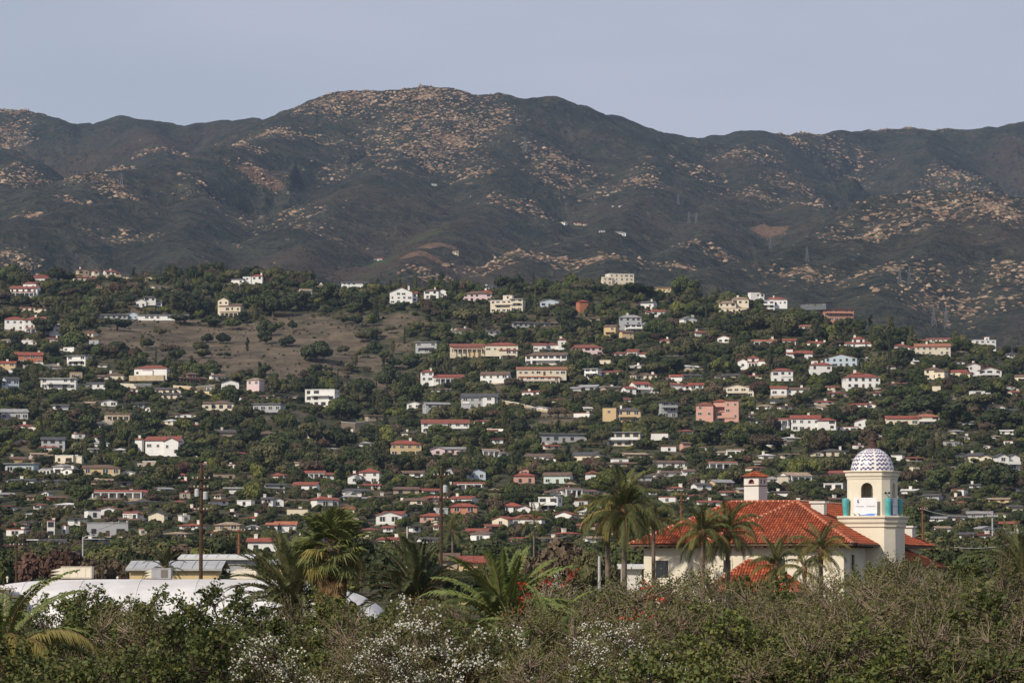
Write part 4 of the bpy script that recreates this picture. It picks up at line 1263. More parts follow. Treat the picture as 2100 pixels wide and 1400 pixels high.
# lower porch roofs
hip_roof('porch_roof', 8.2, 15.4, -6.2, -.6, zz_(1214, 303), 2.45, 'FRL')
wallblock(8.7, 14.9, -5.7, -.6, -.5, zz_(1214, 303)-.17, 'porch_wall')
b = MB(); za, zb = EAVE-.25, zz_(1164, 318)
b.face([(21.7,11.2,zb),(21.7,19.6,zb),(17.9,19.6,za),(17.9,11.2,za)]); b.face([(21.7,19.6,zb-.15),(21.7,11.2,zb-.15),(17.9,11.2,za-.15),(17.9,19.6,za-.15)], 1)
b.face([(21.7,11.2,zb-.15),(21.7,19.6,zb-.15),(21.7,19.6,zb),(21.7,11.2,zb)], 1); b.face([(17.9,11.2,za-.15),(21.7,11.2,zb-.15),(21.7,11.2,zb),(17.9,11.2,za)], 1)
ro = link('side_roof', b.mesh('side_roof', [M_TILE, M_SOFFIT]), bldg)
tb = MB(); e = Vector((0,1,0)); s = Vector((-3.8,0,za-zb)); Ls = s.length; tile_plane(tb, Vector((21.7,11.2,zb)), e, s.normalized(), 8.4, lambda x: (0, Ls))
tt = link('roof_tiles', tb.mesh('roof_tiles', [M_TILE]), ro); tt['kind'] = 'stuff'
wallblock(18.0, 21.2, 11.6, 19.2, -.5, zb-.12, 'side_wall')
# white roof vents / chimneys
def chimney(u, v, z0, z1, w, d):
    b = MB(); b.box(u-w/2, u+w/2, v-d/2, v+d/2, z0, z1-.16); b.box(u-w/2-.12, u+w/2+.12, v-d/2-.12, v+d/2+.12, z1-.158, z1)
    link('chimney', b.mesh('chimney', [M_STUCW]), bldg)
chimney(14.2, 6.3, EAVE+1.5, EAVE+RISE+.05, 1.1, .9); chimney(17.0, 23.6, EAVE, EAVE+1.75, 1.6, 1.2)
# bell-cote chimney turret on the left ridge
tu = empty('turret', (8.0, 9.2, 0), R(-14), bldg)
z0, z1, z2, z3 = EAVE+1.6, zz_(997, 318), zz_(978, 318), zz_(966, 318)
def arch_face(b, p0, p1, z0, z1, openings, th, m=0, seg=7):
    """wall from p0 to p1 (2D, outer side to the right of travel is -normal) with arched openings [(s0, s1, zb, zt)]"""
    p0, p1 = Vector(p0), Vector(p1); L = (p1-p0).length; e = (p1-p0)/L; nrm = Vector((-e.y, e.x))   # inward
    def P(s, z, t=0): q = p0+e*s+nrm*t; return (q.x, q.y, z)
    def both(pts):
        b.face([P(s, z) for s, z in pts], m); b.face([P(s, z, th) for s, z in reversed(pts)], m)
    cur = 0.0
    for s0, s1, zb, zt in openings:
        both([(cur,z0),(s0,z0),(s0,z1),(cur,z1)])
        if zb > z0: both([(s0,z0),(s1,z0),(s1,zb),(s0,zb)])
        r = (s1-s0)/2; zc = zt-r; sc = (s0+s1)/2
        arc = [(sc-r*math.cos(math.pi*i/seg), zc+r*math.sin(math.pi*i/seg)) for i in range(seg+1)]
        for (a, c2) in zip(arc, arc[1:]): both([a, c2, (c2[0], z1), (a[0], z1)])
        out = [(s0, zb)]+arc+[(s1, zb)]
        for a, c2 in zip(out, out[1:]): b.face([P(*a), P(*a, th), P(*c2, th), P(*c2)], m)
        b.face([P(s1,zb), P(s1,zb,th), P(s0,zb,th), P(s0,zb)], m)
        cur = s1
    both([(cur,z0),(L,z0),(L,z1),(cur,z1)])
hw = .70
b = MB(); b.box(-hw, hw, -hw, hw, z0, z1); link('shaft', b.mesh('shaft', [M_STUCW]), tu)
b = MB(); b.box(-hw-.04, hw+.04, -hw-.04, hw+.04, z1+.002, z1+.09); link('band', b.mesh('band', [M_SOFFIT]), tu)
b = MB(); cs = [(-hw,-hw),(hw,-hw),(hw,hw),(-hw,hw)]
for i in range(4):
    op = [(.42,.98,z1+.2,z2-.18)] if i in (0, 2) else [(.28,.56,z1+.2,z2-.18),(.84,1.12,z1+.2,z2-.18)]
    arch_face(b, cs[i], cs[(i+1) % 4], z1+.092, z2, op, .16)
link('belfry_wall', b.mesh('belfry_wall', [M_STUCW]), tu)
b = MB(); b.box(-hw+.24, hw-.24, -hw+.24, hw-.24, z1+.1, z2); link('lattice', b.mesh('lattice', [M_REDW]), tu)
b = MB(); b.face([(-.86,-.86,z2),(.86,-.86,z2),(0,0,z3)]); b.face([(.86,-.86,z2),(.86,.86,z2),(0,0,z3)]); b.face([(.86,.86,z2),(-.86,.86,z2),(0,0,z3)]); b.face([(-.86,.86,z2),(-.86,-.86,z2),(0,0,z3)])
b.face([(-.86,.86,z2),(.86,.86,z2),(.86,-.86,z2),(-.86,-.86,z2)])
cap = link('turret_roof', b.mesh('turret_roof', [M_TILE]), tu)
tb = MB()
for i in range(4):
    a = Vector(((-.86,.86,.86,-.86)[i], (-.86,-.86,.86,.86)[i], z2)); c2 = Vector(((.86,.86,-.86,-.86)[i], (-.86,.86,.86,-.86)[i], z2))
    e = (c2-a).normalized(); inn = Vector((-e.y, e.x, 0)); hl = math.hypot(.86, z3-z2); s = (inn*.86+Vector((0,0,z3-z2))).normalized()
    tile_plane(tb, a, e, s, 1.72, lambda x: (0, hl*min(x, 1.72-x)/.86), .16)
tt = link('roof_tiles', tb.mesh('roof_tiles', [M_TILE]), cap)
# domed tower
def csq(s, c, off=0.0):
    h = s/2+off; c = c+off*.586
    return [(-h+c,-h),(h-c,-h),(h,-h+c),(h,h-c),(h-c,h),(-h+c,h),(-h,h-c),(-h,-h+c)]
TC = (18.0, 9.0); TD = D0 - TC[0]*math.sin(TH) + TC[1]*math.cos(TH)
tz = lambda py: at(1790, py, TD).z
tower = empty('tower', (TC[0], TC[1], 0), 0, bldg)
b = MB(); b.prism(csq(4.6,.75), -.5, tz(1078)); link('tower_base', b.mesh('tower_base', [M_STUC]), tower)
b = MB()
b.loft([[(x,y,z) for x,y in csq(4.6,.75,o)] for o, z in ((.02,tz(1082)),(.10,tz(1080)),(.10,tz(1075)),(.22,tz(1071)),(.24,tz(1065)),(.36,tz(1062)),(.38,tz(1059)),(.34,tz(1058)))])
link('cornice', b.mesh('cornice', [M_STUC]), tower)
S2, C2 = 3.6, .56
b = MB(); pts = csq(S2, C2); zl0, zl1 = tz(1059), tz(979)
for i in range(8):
    a, c2 = pts[i], pts[(i+1) % 8]; L = math.dist(a, c2)
    op = [(L/2-.5, L/2+.5, tz(1026), tz(990))] if i % 2 == 0 else []
    arch_face(b, a, c2, zl0, zl1, op, .30)
link('lantern_wall', b.mesh('lantern_wall', [M_STUC]), tower)
b = MB()
b.loft([[(x,y,z) for x,y in csq(S2,C2,o)] for o, z in ((.03,tz(983)),(.05,tz(979)),(.14,tz(976)),(.16,tz(970)),(.28,tz(968)),(.28,tz(965.5)))])
link('lantern_cornice', b.mesh('lantern_cornice', [M_STUC]), tower)
NS, NRW = 112, 56; RD = 1.76; HD = (tz(918)-tz(966))
b = MB(); zb = tz(966)
ring = lambda r: [(RD*math.cos(a)*math.cos(math.pi/2*r/NRW), RD*math.sin(a)*math.cos(math.pi/2*r/NRW), zb+HD*math.sin(math.pi/2*r/NRW)) for a in [2*math.pi*(i+7)/NS for i in range(NS)]]
for r in range(NRW+1): b.v += ring(r*.985)
for r in range(NRW):
    for i in range(NS):
        j = (i+1) % NS; b.f.append((r*NS+i, r*NS+j, (r+1)*NS+j, (r+1)*NS+i))
        col = i % 14; tri = abs(((col+.5) % 4)-2)/2
        blue = 1 <= col <= 12 and ((r - 3.2*tri) % 7) < 2.7 and r < 50
        b.m.append(1 if blue else 0)
b.f.append(tuple(NRW*NS+i for i in range(NS))); b.m.append(0)
link('dome', b.mesh('dome', [M_WGLZ, M_BLUE]), tower)
b = MB(); zt = tz(918); b.lathe([(.46,zt-.06),(.46,zt+.05),(.40,zt+.1),(.36,zt+.55),(.42,zt+.6),(.42,zt+.68),(.2,zt+.76),(.05,zt+.95)], n=12); link('finial', b.mesh('finial', [M_COPPER]), tower)
pb = MB(); pb.lathe([(.10,0),(.12,.05),(.07,.14),(.09,.2),(.11,.24)], n=8); PB = pb.mesh('baluster', [M_STUC])
for q in ((-.62,-2.28),(.9,-2.28),(2.28,-.9),(2.28,.72),(-1.0,-2.28)): link('baluster', PB, tower, (q[0], q[1], tz(1059)))
# urns on the tower corners
def tower_to_world(x, y, z):
    c, s = math.cos(-TH), math.sin(-TH); u, v = TC[0]+x, TC[1]+y
    return Vector((bo.x + u*c - v*s, bo.y + u*s + v*c, z))
ub = MB(); ub.lathe([(.20,0),(.215,.03),(.215,.08),(.23,.30),(.265,.75),(.285,1.15),(.30,1.27),(.275,1.34)], n=20); UB = ub.mesh('body', [M_TURQ], True)
ul = MB(); ul.lathe([(.29,1.341),(.295,1.37),(.25,1.43),(.12,1.47),(.02,1.48)], n=20); UL = ul.mesh('lid', [M_TURQ], True)
for (x, y, lab) in ((-1.78,-1.78,'left'),(1.78,-1.78,'middle'),(1.78,1.78,'right')):
    u = empty('urn', tower_to_world(x, y, tz(1058.5)), -TH); link('body', UB, u); link('lid', UL, u)
    tag(u, {'left': 'tall turquoise glazed urn left of the big white banner on the tower', 'middle': 'tall turquoise glazed urn between the two white banners on the tower',
            'right': 'tall turquoise glazed urn at the far right corner of the tower ledge'}[lab], 'urn', 'turquoise urns on the tower ledge')
def banner(x, y, rz, w, z0, z1, label):
    p = tower_to_world(x, y, 0); bn = empty('banner', (p.x, p.y, z0), -TH+rz); h = z1-z0
    b = MB(); n = 8
    for i in range(n):
        xa, xb = -w/2+w*i/n, -w/2+w*(i+1)/n; ya, yb = -.03-.012*math.sin(i*1.9), -.03-.012*math.sin((i+1)*1.9)
        b.face([(xa,ya,0),(xb,yb,0),(xb,yb,h),(xa,ya,h)]); b.face([(xb,yb+.008,0),(xa,ya+.008,0),(xa,ya+.008,h),(xb,yb+.008,h)])
    link('sheet', b.mesh('sheet', [M_BAN]), bn)
    b = MB(); N = 12
    for i in range(N):
        xa, xb = -w/2+w*i/N, -w/2+w*(i+1)/N; f = lambda t: .05+.10*(t/w+.5)+.03*math.sin(t/w*7)
        b.face([(xa,-.05,.03),(xb,-.05,.03),(xb,-.05,.03+f(xb)),(xa,-.05,.03+f(xa))])
    link('blue_band', b.mesh('blue_band', [M_BANB]), bn)
    b = MB(); cx, cz, r = -w*.28, h*.80, .14         # dark crescent mark
    o = [(cx+r*math.cos(a), cz+r*math.sin(a)) for a in [R(60)+R(200)*i/10 for i in range(11)]]
    q = [(cx+.045+r*.72*math.cos(a), cz+.035+r*.72*math.sin(a)) for a in [R(60)+R(200)*i/10 for i in range(11)]]
    for i in range(10): b.face([(o[i][0],-.052,o[i][1]),(o[i+1][0],-.052,o[i+1][1]),(q[i+1][0],-.052,q[i+1][1]),(q[i][0],-.052,q[i][1])])
    link('crescent_mark', b.mesh('crescent_mark', [M_INK]), bn)
    b = MB(); rr = random.Random(4); xx_ = -w*.42                # worn grey lettering, too small to read
    while xx_ < w*.42:
        lw = rr.uniform(.035, .06)
        if abs(xx_+.02) > w*.06: b.box(xx_, xx_+lw, -.052, -.05, h*.50, h*.50+rr.choice((.06,.08,.06)))
        xx_ += lw+.022
    link('lettering', b.mesh('lettering', [M_INKG]), bn)
    tag(bn, label, 'banner', 'banners on the tower')
banner(-.02, -S2/2-.35, 0, 1.95, tz(1058), tz(1021), 'wide white banner with dark crescent and blue band facing front on the tower')
banner(S2/2+.12, -.25, math.pi/2, 1.5, tz(1058), tz(1021), 'narrow-looking white banner with blue band on the right side of the tower')
p = tower_to_world(1.62, -1.70, tz(1011)); fl = empty('floodlight', p, -TH+R(45))
b = MB(); b.box(-.03, .03, -.02, .22, -.06, 0); link('bracket', b.mesh('bracket', [M_BLK]), fl)
for sx in (-1, 1):
    b = MB(); b.loft([[(sx*.16+r*math.cos(a), y, -.02+r*math.sin(a)) for a in [math.pi*i/4 for i in range(8)]] for y, r in ((0,.06),(-.14,.10))]); link('lamp_head', b.mesh('lamp_head', [M_BLK]), fl)
b = MB(); b.box(-.2, .2, .0, .05, -.04, .0); link('arm', b.mesh('arm', [M_BLK]), fl)
tag(fl, 'small black twin-headed floodlight above the middle turquoise urn', 'light')

# ------------------------------------------------------------------ white vaulted hall and its roof units
M_MEMB = mat_plain('white_roof_membrane', (.62, .605, .60), 0.20, 0.22, 0.6, 0.25, 0.1, 1.5)
M_UNIT = mat_plain('cream_sheet_metal', (.66, .60, .48), 0.12, 1.0, 0.5, 0.3)
M_UNITG = mat_plain('grey_sheet_metal', (.36, .36, .37), 0.2, 1.0, 0.5, 0.3)
M_LOUV = mat_plain('dark_louvre_metal', (.16, .14, .12), 0.2, 2.0)  # dark brown-grey metal of the vent slats, curbs and darker panels
hall = empty('vaulted_hall', (at(330, 1190, 283).x, 283, 0)); tag(hall, 'long white vaulted hall roof behind the hedge on the left', 'building')
xl, xr = at(-140, 1190, 283).x-hall.location.x, at(818, 1190, 283).x-hall.location.x
ztop = at(330, 1187, 283).z; NX, NY = 90, 26
def vault(x, y):                       # arch across y, rounded ends along x
    t = np.clip((x-xl)/(xr-xl), 0, 1)*2-1
    e = np.power(np.maximum(1-np.abs(t)**5, 0), .5); c = np.power(np.maximum(1-np.abs(y/9.0)**2.3, 0), .55)
    return 2.2 + (ztop-2.2)*e*c
gx = np.linspace(xl, xr, NX); gx = np.concatenate([gx[:-1], xr-(xr-gx[-2])*np.array([.6,.35,.15,.05,0])]); gy = np.linspace(-9, 9, NY)
Xg, Yg = np.meshgrid(gx, gy); Zg = vault(Xg, Yg); n_ = len(gx)
V = np.stack([Xg, Yg, Zg], -1).reshape(-1, 3); i = (np.arange(NY-1)[:, None]*n_+np.arange(n_-1)[None, :]).ravel()
link('roof', npmesh('roof', V, np.stack([i, i+1, i+n_+1, i+n_], 1), [M_MEMB], smooth=True), hall)
b = MB(); b.box(xl+.3, xr-.3, -8.8, 8.8, -.3, 2.25); link('wall', b.mesh('wall', [M_UNIT]), hall)
for sx in np.linspace(xl+3, xr-2, 8):
    ys_ = np.linspace(-8.9, 8.9, 24); pts = [(sx+.12*(y+9)*0, y, float(vault(sx, y))+.005) for y in ys_]
    b = MB(); b.tube(pts, .035, 4); link('seam', b.mesh('seam', [M_MEMB]), hall)
b = MB(); b.box(xl+4.2, xl+6.6, -8.5, -5.5, 3.5, 6.35); b.box(xl+4.0, xl+6.8, -8.7, -5.3, 6.352, 6.5); link('dormer', b.mesh('dormer', [M_UNIT]), hall)
b = MB()
for k in range(6): b.box(xl+6.62, xl+7.5, -8.4, -6.0, 4.4+k*.28, 4.6+k*.28)
link('dormer_vent', b.mesh('dormer_vent', [M_LOUV]), hall)
def unit(px0, px1, py0, py1, D, m, hood, label):
    p = at((px0+px1)/2, py1, D); s = D/FPX; w, h = (px1-px0)*s, (py1-py0)*s; dp = 1.5
    u = empty('rooftop_unit', (p.x, D, p.z-.05)); tag(u, label, 'air conditioner', 'units on the hall roof')
    hw_ = w*.27
    b = MB(); b.box(-w/2+hw_, w/2, -dp/2, dp/2, .12, h); b.box(-w/2+hw_-.03, w/2+.03, -dp/2-.03, dp/2+.03, h+.001, h+.05); link('cabinet', b.mesh('cabinet', [m]), u)
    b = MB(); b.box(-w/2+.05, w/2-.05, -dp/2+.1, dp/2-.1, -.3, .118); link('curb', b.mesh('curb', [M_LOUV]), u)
    if hood:
        b = MB()
        for k in range(3):
            z = .2+k*(h-.25)/3; b.face([(-w/2,-dp/2,z),(-w/2+hw_,-dp/2,z+.22),(-w/2+hw_,dp/2,z+.22),(-w/2,dp/2,z)]); b.face([(-w/2,-dp/2,z),(-w/2+hw_,-dp/2,z-.02),(-w/2+hw_,-dp/2,z+.22)])
            b.face([(-w/2,dp/2,z),(-w/2+hw_,dp/2,z-.02),(-w/2+hw_,-dp/2,z-.02),(-w/2,-dp/2,z)])
        link('intake_hood', b.mesh('intake_hood', [M_UNIT]), u)
    x = -w/2+hw_+.12; k = 0
    while x < w/2-.2:
        b = MB(); b.box(x, min(x+.5, w/2-.06), -dp/2-.02, -dp/2-.002, .2, h-.1)
        link('access_panel', b.mesh('access_panel', [m if (k % 2 == 0 or m is M_UNIT) else M_LOUV]), u); x += .58; k += 1
unit(105,190,1161,1187,283,M_UNIT,True,'largest cream air-conditioning box on the hall roof, nearest the left edge')
unit(298,352,1164,1188,283,M_UNITG,True,'grey panelled air-conditioning unit in front of the yellow warehouse')
unit(472,527,1166,1189,283,M_UNIT,True,'cream air-conditioning box on the hall roof beside the date palm')
for (px, lab) in ((241,'slim white vent pipe right of the largest cream roof box'),(15,'slim white vent pipe at the far left of the hall roof')):
    p = at(px, 1189, 283); v = empty('vent_pipe', (p.x, 283, p.z-.15)); b = MB(); b.lathe([(.05,0),(.05,.30)], n=8); link('pipe', b.mesh('pipe', [M_UNIT]), v)
    b = MB(); b.lathe([(.10,.301),(.10,.36),(.03,.44)], n=8); link('cowl', b.mesh('cowl', [M_UNIT]), v); tag(v, lab, 'vent', 'vent pipes on the hall roof')

# ------------------------------------------------------------------ sheds and warehouses behind
def shed(name, px0, px1, pyt, pye, D, depth, wm, rm, label, nwin=0, rz=0.0):
    p = at((px0+px1)/2, pye, D); w = (px1-px0)*D/FPX; g = float(hill(np.array([p.x]), np.array([float(D)]))[0])
    r_ = empty(name, (p.x, D, g), rz); tag(r_, label, 'building'); e = p.z-g; t = at(1000, pyt, D+depth*.5).z-g
    b = MB(); b.box(-w/2, w/2, 0, depth, -.5, e); link('wall', b.mesh('wall', [wm]), r_)
    b = MB(); b.face([(-w/2-.4,-.5,e),(w/2+.4,-.5,e),(w/2+.4,depth/2,t),(-w/2-.4,depth/2,t)]); b.face([(w/2+.4,depth+.5,e),(-w/2-.4,depth+.5,e),(-w/2-.4,depth/2,t),(w/2+.4,depth/2,t)])
    b.face([(-w/2-.4,-.5,e-.25),(w/2+.4,-.5,e-.25),(w/2+.4,-.5,e),(-w/2-.4,-.5,e)]); link('roof', b.mesh('roof', [rm]), r_)
    n = int(w/1.1)
    for i in range(n):
        x = -w/2-.3+(w+.6)*(i+.5)/n; b = MB() if i == 0 else b
        if i == 0:
            b.tube([(0,-.5,e+.03),(0,depth/2,t+.03)], .04, 4); SEAM = b.mesh('roof_seam', [rm])
        link('roof_seam', SEAM, r_, (x, 0, 0))
    for i in range(nwin): link('window', WIND, r_, (-w/2+w*(i+.5)/nwin, 0, e*.45), None, (w/nwin*.6, 1, 1.1))
    return r_
M_SHY = mat_plain('yellow_painted_block', (.60, .46, .25), 0.12, 0.4); M_SHG = mat_plain('grey_metal_roof', (.42, .42, .42), 0.15, 0.3, 0.5); M_SHW = mat_plain('white_metal_roof', (.62, .62, .60), 0.1, 0.3, 0.5)
shed('warehouse', 266, 448, 1149, 1165, 425, 12, M_SHY, M_SHG, 'yellow warehouse with grey metal roof behind the hall', 4)
shed('warehouse', 372, 514, 1136, 1143, 470, 10, M_UNITG, M_SHW, 'long warehouse with pale flat roof behind the yellow warehouse', 5)
shed('warehouse', 556, 605, 1147, 1152, 400, 8, M_SHY, M_SHG, 'yellow shed glimpsed behind the nearest date palm fronds', 0)
shed('garden_shed', 1276, 1316, 1156, 1160, 328, 4, M_STUCW, M_SHW, 'small plain white shed left of the mission building', 0)
shed('cottage', 941, 999, 1139, 1150, 560, 8, MW['y'], MR['r'], 'orange-yellow cottage with red roof above the dark palm', 3)
shed('cottage', 905, 938, 1133, 1146, 600, 8, MW['t'], MR['d'], 'small tan cottage left of the orange-yellow cottage', 2)
# ------------------------------------------------------------------ palms
M_FR = {'date': m_leaf('frond_grey_green', (.080,.095,.036), (.165,.175,.070), .3, .15, .3), 'dark': m_leaf('frond_dark_green', (.036,.050,.020), (.085,.100,.038), .3, .1, .3),
        'feather': m_leaf('frond_fresh_green', (.085,.120,.028), (.175,.205,.060), .3, .2, .3), 'queen': m_leaf('frond_olive_green', (.052,.072,.020), (.130,.140,.042), .4, .2, .3),
        'yellow': m_leaf('frond_yellowing', (.13,.115,.028), (.23,.19,.055), .4, .2, .25), 'fan': m_leaf('fan_leaf_green', (.066,.086,.022), (.160,.178,.055), .3, .15, .3),
        'dead': m_leaf('dead_frond_tan', (.17,.105,.050), (.34,.235,.125), .4, .1, .1)}
M_PTR = mat_plain('palm_trunk', (.17,.135,.105), 0.35, 2.0, .95, .1, .6, 6.0)
M_PTR2 = mat_plain('palm_boot_fibre', (.20,.12,.07), 0.4, 3.0, .95, .1, .6, 8.0)
M_RUST = mat_plain('palm_flower_stalk', (.30,.10,.035), 0.35, 4.0)
def frond_mesh(seed, mat, L=3.8, e0=60, bend=70, nl=58, ll=.55, lw=.046, vee=35, droop=.25, rach=.035, stalk=.12):
    """one feather leaf growing from the origin along +x, starting e0 degrees above level and bending over by 'bend'"""
    r = random.Random(seed); n = 16; pts = []; p = Vector((0,0,0)); a = R(e0)
    for i in range(n+1):
        pts.append(p.copy()); t = i/n
        p = p + Vector((math.cos(a), 0, math.sin(a)))*(L/n); a -= R(bend)/n*(.5+t)
    b = MB(); b.tube(pts, [rach*(1-.85*i/n) for i in range(n+1)], 4, 1)
    for sd in (-1, 1):
        for k in range(nl):
            t = stalk+(1-stalk)*(k+r.random()*.6)/nl; f = t*n; i = min(int(f), n-1); q = pts[i].lerp(pts[i+1], f-i)
            tg = (pts[i+1]-pts[i]).normalized(); up = Vector((0,1,0)).cross(tg)*-1
            if up.z < 0 and abs(tg.z) < .9: up = -up
            ln = ll*(math.sin(math.pi*min(.98, .12+.86*t))**.6)*r.uniform(.85, 1.1)
            fw = .55+.5*t
            d = (Vector((0, sd, 0))*math.cos(R(vee)) + up*math.sin(R(vee))*r.uniform(.5, 1.2) + tg*fw).normalized()
            mid = q + d*ln*.5 + Vector((0,0,-droop*ln*.12)); tip = q + d*ln + Vector((0,0,-droop*ln*r.uniform(.6, 1.2)))
            s = tg*lw
            b.face([q-s*.5, mid-s, tip, mid+s], 0)
    return b.mesh('frond', [mat, M_PTR2])
FR = {}
def fset(key, mat, specs):
    FR[key] = [frond_mesh(100+i*7+hash(len(key)) % 5, M_FR[mat], **s) for i, s in enumerate(specs)]
fset('date', 'date', [dict(e0=82,bend=28,L=3.7),dict(e0=66,bend=52,L=4.0),dict(e0=48,bend=72,L=4.1),dict(e0=28,bend=82,L=4.0),dict(e0=6,bend=78,L=3.7)])
fset('darkdate', 'dark', [dict(e0=80,bend=50,L=3.4),dict(e0=58,bend=78,L=3.8),dict(e0=38,bend=88,L=4.0),dict(e0=18,bend=84,L=3.9),dict(e0=-5,bend=70,L=3.5)])
fset('soft', 'feather', [dict(e0=84,bend=36,L=3.0,nl=62,ll=.42,droop=.5),dict(e0=70,bend=70,L=3.3,nl=62,ll=.42,droop=.6),dict(e0=52,bend=95,L=3.4,nl=62,ll=.42,droop=.7),dict(e0=30,bend=105,L=3.3,nl=62,ll=.42,droop=.7),dict(e0=8,bend=90,L=3.0,nl=62,ll=.42,droop=.7)])
_q = [dict(e0=80,bend=70,L=2.9,nl=52,ll=.55,droop=.75,lw=.030,vee=20),dict(e0=62,bend=105,L=3.1,nl=52,ll=.58,droop=.85,lw=.030,vee=15),dict(e0=42,bend=125,L=3.1,nl=52,ll=.58,droop=.9,lw=.030,vee=15),dict(e0=18,bend=120,L=3.0,nl=52,ll=.55,droop=.9,lw=.030,vee=10),dict(e0=-12,bend=95,L=2.7,nl=48,ll=.5,droop=.9,lw=.030,vee=5)]
fset('queen', 'queen', _q); fset('queeny', 'yellow', _q)
fset('arch', 'yellow', [dict(e0=70,bend=110,L=3.6,nl=70,ll=.5,droop=1.0,lw=.032,vee=8),dict(e0=45,bend=120,L=3.6,nl=70,ll=.5,droop=1.0,lw=.032,vee=8)])
def trunk_to(root, z1, r0, r1, mat, lean=0.0, rings=True):
    n = 18; b = MB(); pts, rad = [], []
    for i in range(n*2+1):
        t = i/(n*2); pts.append((lean*t*t, 0, -.4+(z1+.4)*t)); rad.append((r0+(r1-r0)*t)*(1.0 if i % 2 or not rings else 1.10))
    b.tube(pts, rad, 9); return link('trunk', b.mesh('trunk', [mat]), root)
def palm(name, px, py, D, key, n, scale, label, seed, low=0.0, r0=.28, key2=None, p2=.2, stalks=0, boot=True, tops=(0, 1.0), lean=0.0, cat='palm tree'):
    """palm whose crown heart is at pixel (px, py) at distance D, rooted on the ground below"""
    r = random.Random(seed); p = at(px, py, D); g = float(hill(np.array([p.x]), np.array([float(D)]))[0])
    root = empty(name, (p.x-lean, D, g)); h = p.z-g; tag(root, label, cat)
    trunk_to(root, h, r0, r0*.8, M_PTR, lean)
    if boot:
        b = MB(); b.lathe([(r0*.85,h-.9),(r0*1.35,h-.45),(r0*1.5,h-.05),(r0*.9,h+.25),(r0*.25,h+.5)], lean, 0, 10); link('leaf_bases', b.mesh('leaf_bases', [M_PTR2]), root)
    ga = 2.39996; a = r.random()*6
    for i in range(n):
        t = i/max(1, n-1); tt = tops[0]+(tops[1]-tops[0])*t; v = min(4, int(tt*5)); a += ga
        ky = key2 if (key2 and r.random() < p2 and t > .35) else key
        s = scale*r.uniform(.86, 1.1)
        link('frond', FR[ky][min(v, len(FR[ky])-1)], root, (lean, 0, h+.1-.25*t), (r.uniform(-.15, .15), r.uniform(-.16, .16), a+r.uniform(-.2, .2)), (s, s, s))
    for i in range(stalks):
        b = MB(); aa = r.uniform(-2.6, -.5); pts = [(lean+.2*math.cos(aa), .2*math.sin(aa), h-.1), (lean+.8*math.cos(aa), .8*math.sin(aa), h+.05), (lean+1.1*math.cos(aa), 1.1*math.sin(aa), h-.55)]
        b.tube(pts, [.05,.05,.04], 5)
        for k in range(26):
            q = Vector(pts[2])+Vector((r.gauss(0,.17), r.gauss(0,.17), r.gauss(0,.25))); b.tube([pts[2], q, q+Vector((0,0,-.25))], [.02,.03,.02], 3)
        link('flower_stalk', b.mesh('flower_stalk', [M_RUST]), root)
    return root
palm('date_palm', 600, 1244, 232, 'date', 84, 1.2, 'grey-green date palm with upright fronds in front of the white hall', 1, stalks=3, r0=.42, tops=(0, .9))
palm('date_palm', 855, 1232, 214, 'darkdate', 52, 1.12, 'dark green date palm with wide arching fronds beside the white hall end', 2, stalks=1, r0=.40)
palm('feather_palm', 1035, 1305, 165, 'soft', 64, 1.3, 'fresh green soft feathery palm rising from the hedge in the middle', 3, r0=.22)
palm('feather_palm', 1120, 1345, 150, 'soft', 18, 1.05, 'low feathery palm with drooping fronds right of the soft green palm', 33, r0=.2, tops=(.35, 1))
palm('feather_palm', 2, 1362, 105, 'soft', 26, 1.0, 'yellow-green arching palm fronds at the bottom left corner', 4, key2='arch', p2=.6, r0=.16, tops=(.2, .9))
palm('date_palm', 2098, 1185, 262, 'date', 48, 1.05, 'date palm with drooping fronds at the right edge', 5, stalks=1, r0=.4, tops=(.1, 1))
palm('queen_palm', 1280, 1048, 300, 'queen', 36, 1.38, 'tallest queen palm with dark shaggy crown left of the mission building', 6, key2='queeny', p2=.25, r0=.24, boot=True)
palm('queen_palm', 1246, 1056, 302, 'queen', 22, 1.1, 'queen palm with yellowing fronds just left of the tallest queen palm', 7, key2='queeny', p2=.6, r0=.22, tops=(.2, 1))
palm('queen_palm', 1340, 1062, 308, 'queen', 16, 1.0, 'short-fronded queen palm between the tallest queen palm and the roof tip', 8, key2='queeny', p2=.2, r0=.18, tops=(.2, 1))
palm('queen_palm', 1440, 1094, 288, 'queen', 26, 1.02, 'queen palm before the red roof, left of its pair', 9, key2='queeny', p2=.4, r0=.22)
palm('queen_palm', 1492, 1090, 290, 'queen', 28, 1.05, 'queen palm before the red roof, right of its pair', 10, key2='queeny', p2=.3, r0=.20)
palm('queen_palm', 1684, 1130, 272, 'queen', 22, .85, 'slim queen palm standing in front of the tower side of the building', 11, key2='queeny', p2=.45, r0=.15)
palm('queen_palm', 1592, 1160, 284, 'queen', 22, .9, 'low green queen palm in front of the porch roof', 12, key2='queeny', p2=.15, r0=.15)
palm('queen_palm', 1650, 1168, 268, 'queen', 12, .75, 'small drooping queen palm beside the porch roof end', 13, key2='queeny', p2=.4, r0=.13)
palm('date_palm', 338, 1166, 395, 'darkdate', 24, .8, 'small palm standing before the yellow warehouse', 14, r0=.2)
palm('queen_palm', 318, 674, float(cast([318],[692],700,2900,3,hill)[1][0]), 'queen', 14, 1.1, 'lone palm on the bare brown slope', 15, r0=.3, boot=False)
palm('queen_palm', 1095, 1068, 700, 'queen', 12, 1.5, 'distant palm below the white flat-roofed modern house', 16, r0=.2, boot=False)
palm('queen_palm', 928, 1090, 620, 'queen', 14, 1.3, 'distant palm right of the tall utility pole', 17, r0=.2, boot=False)
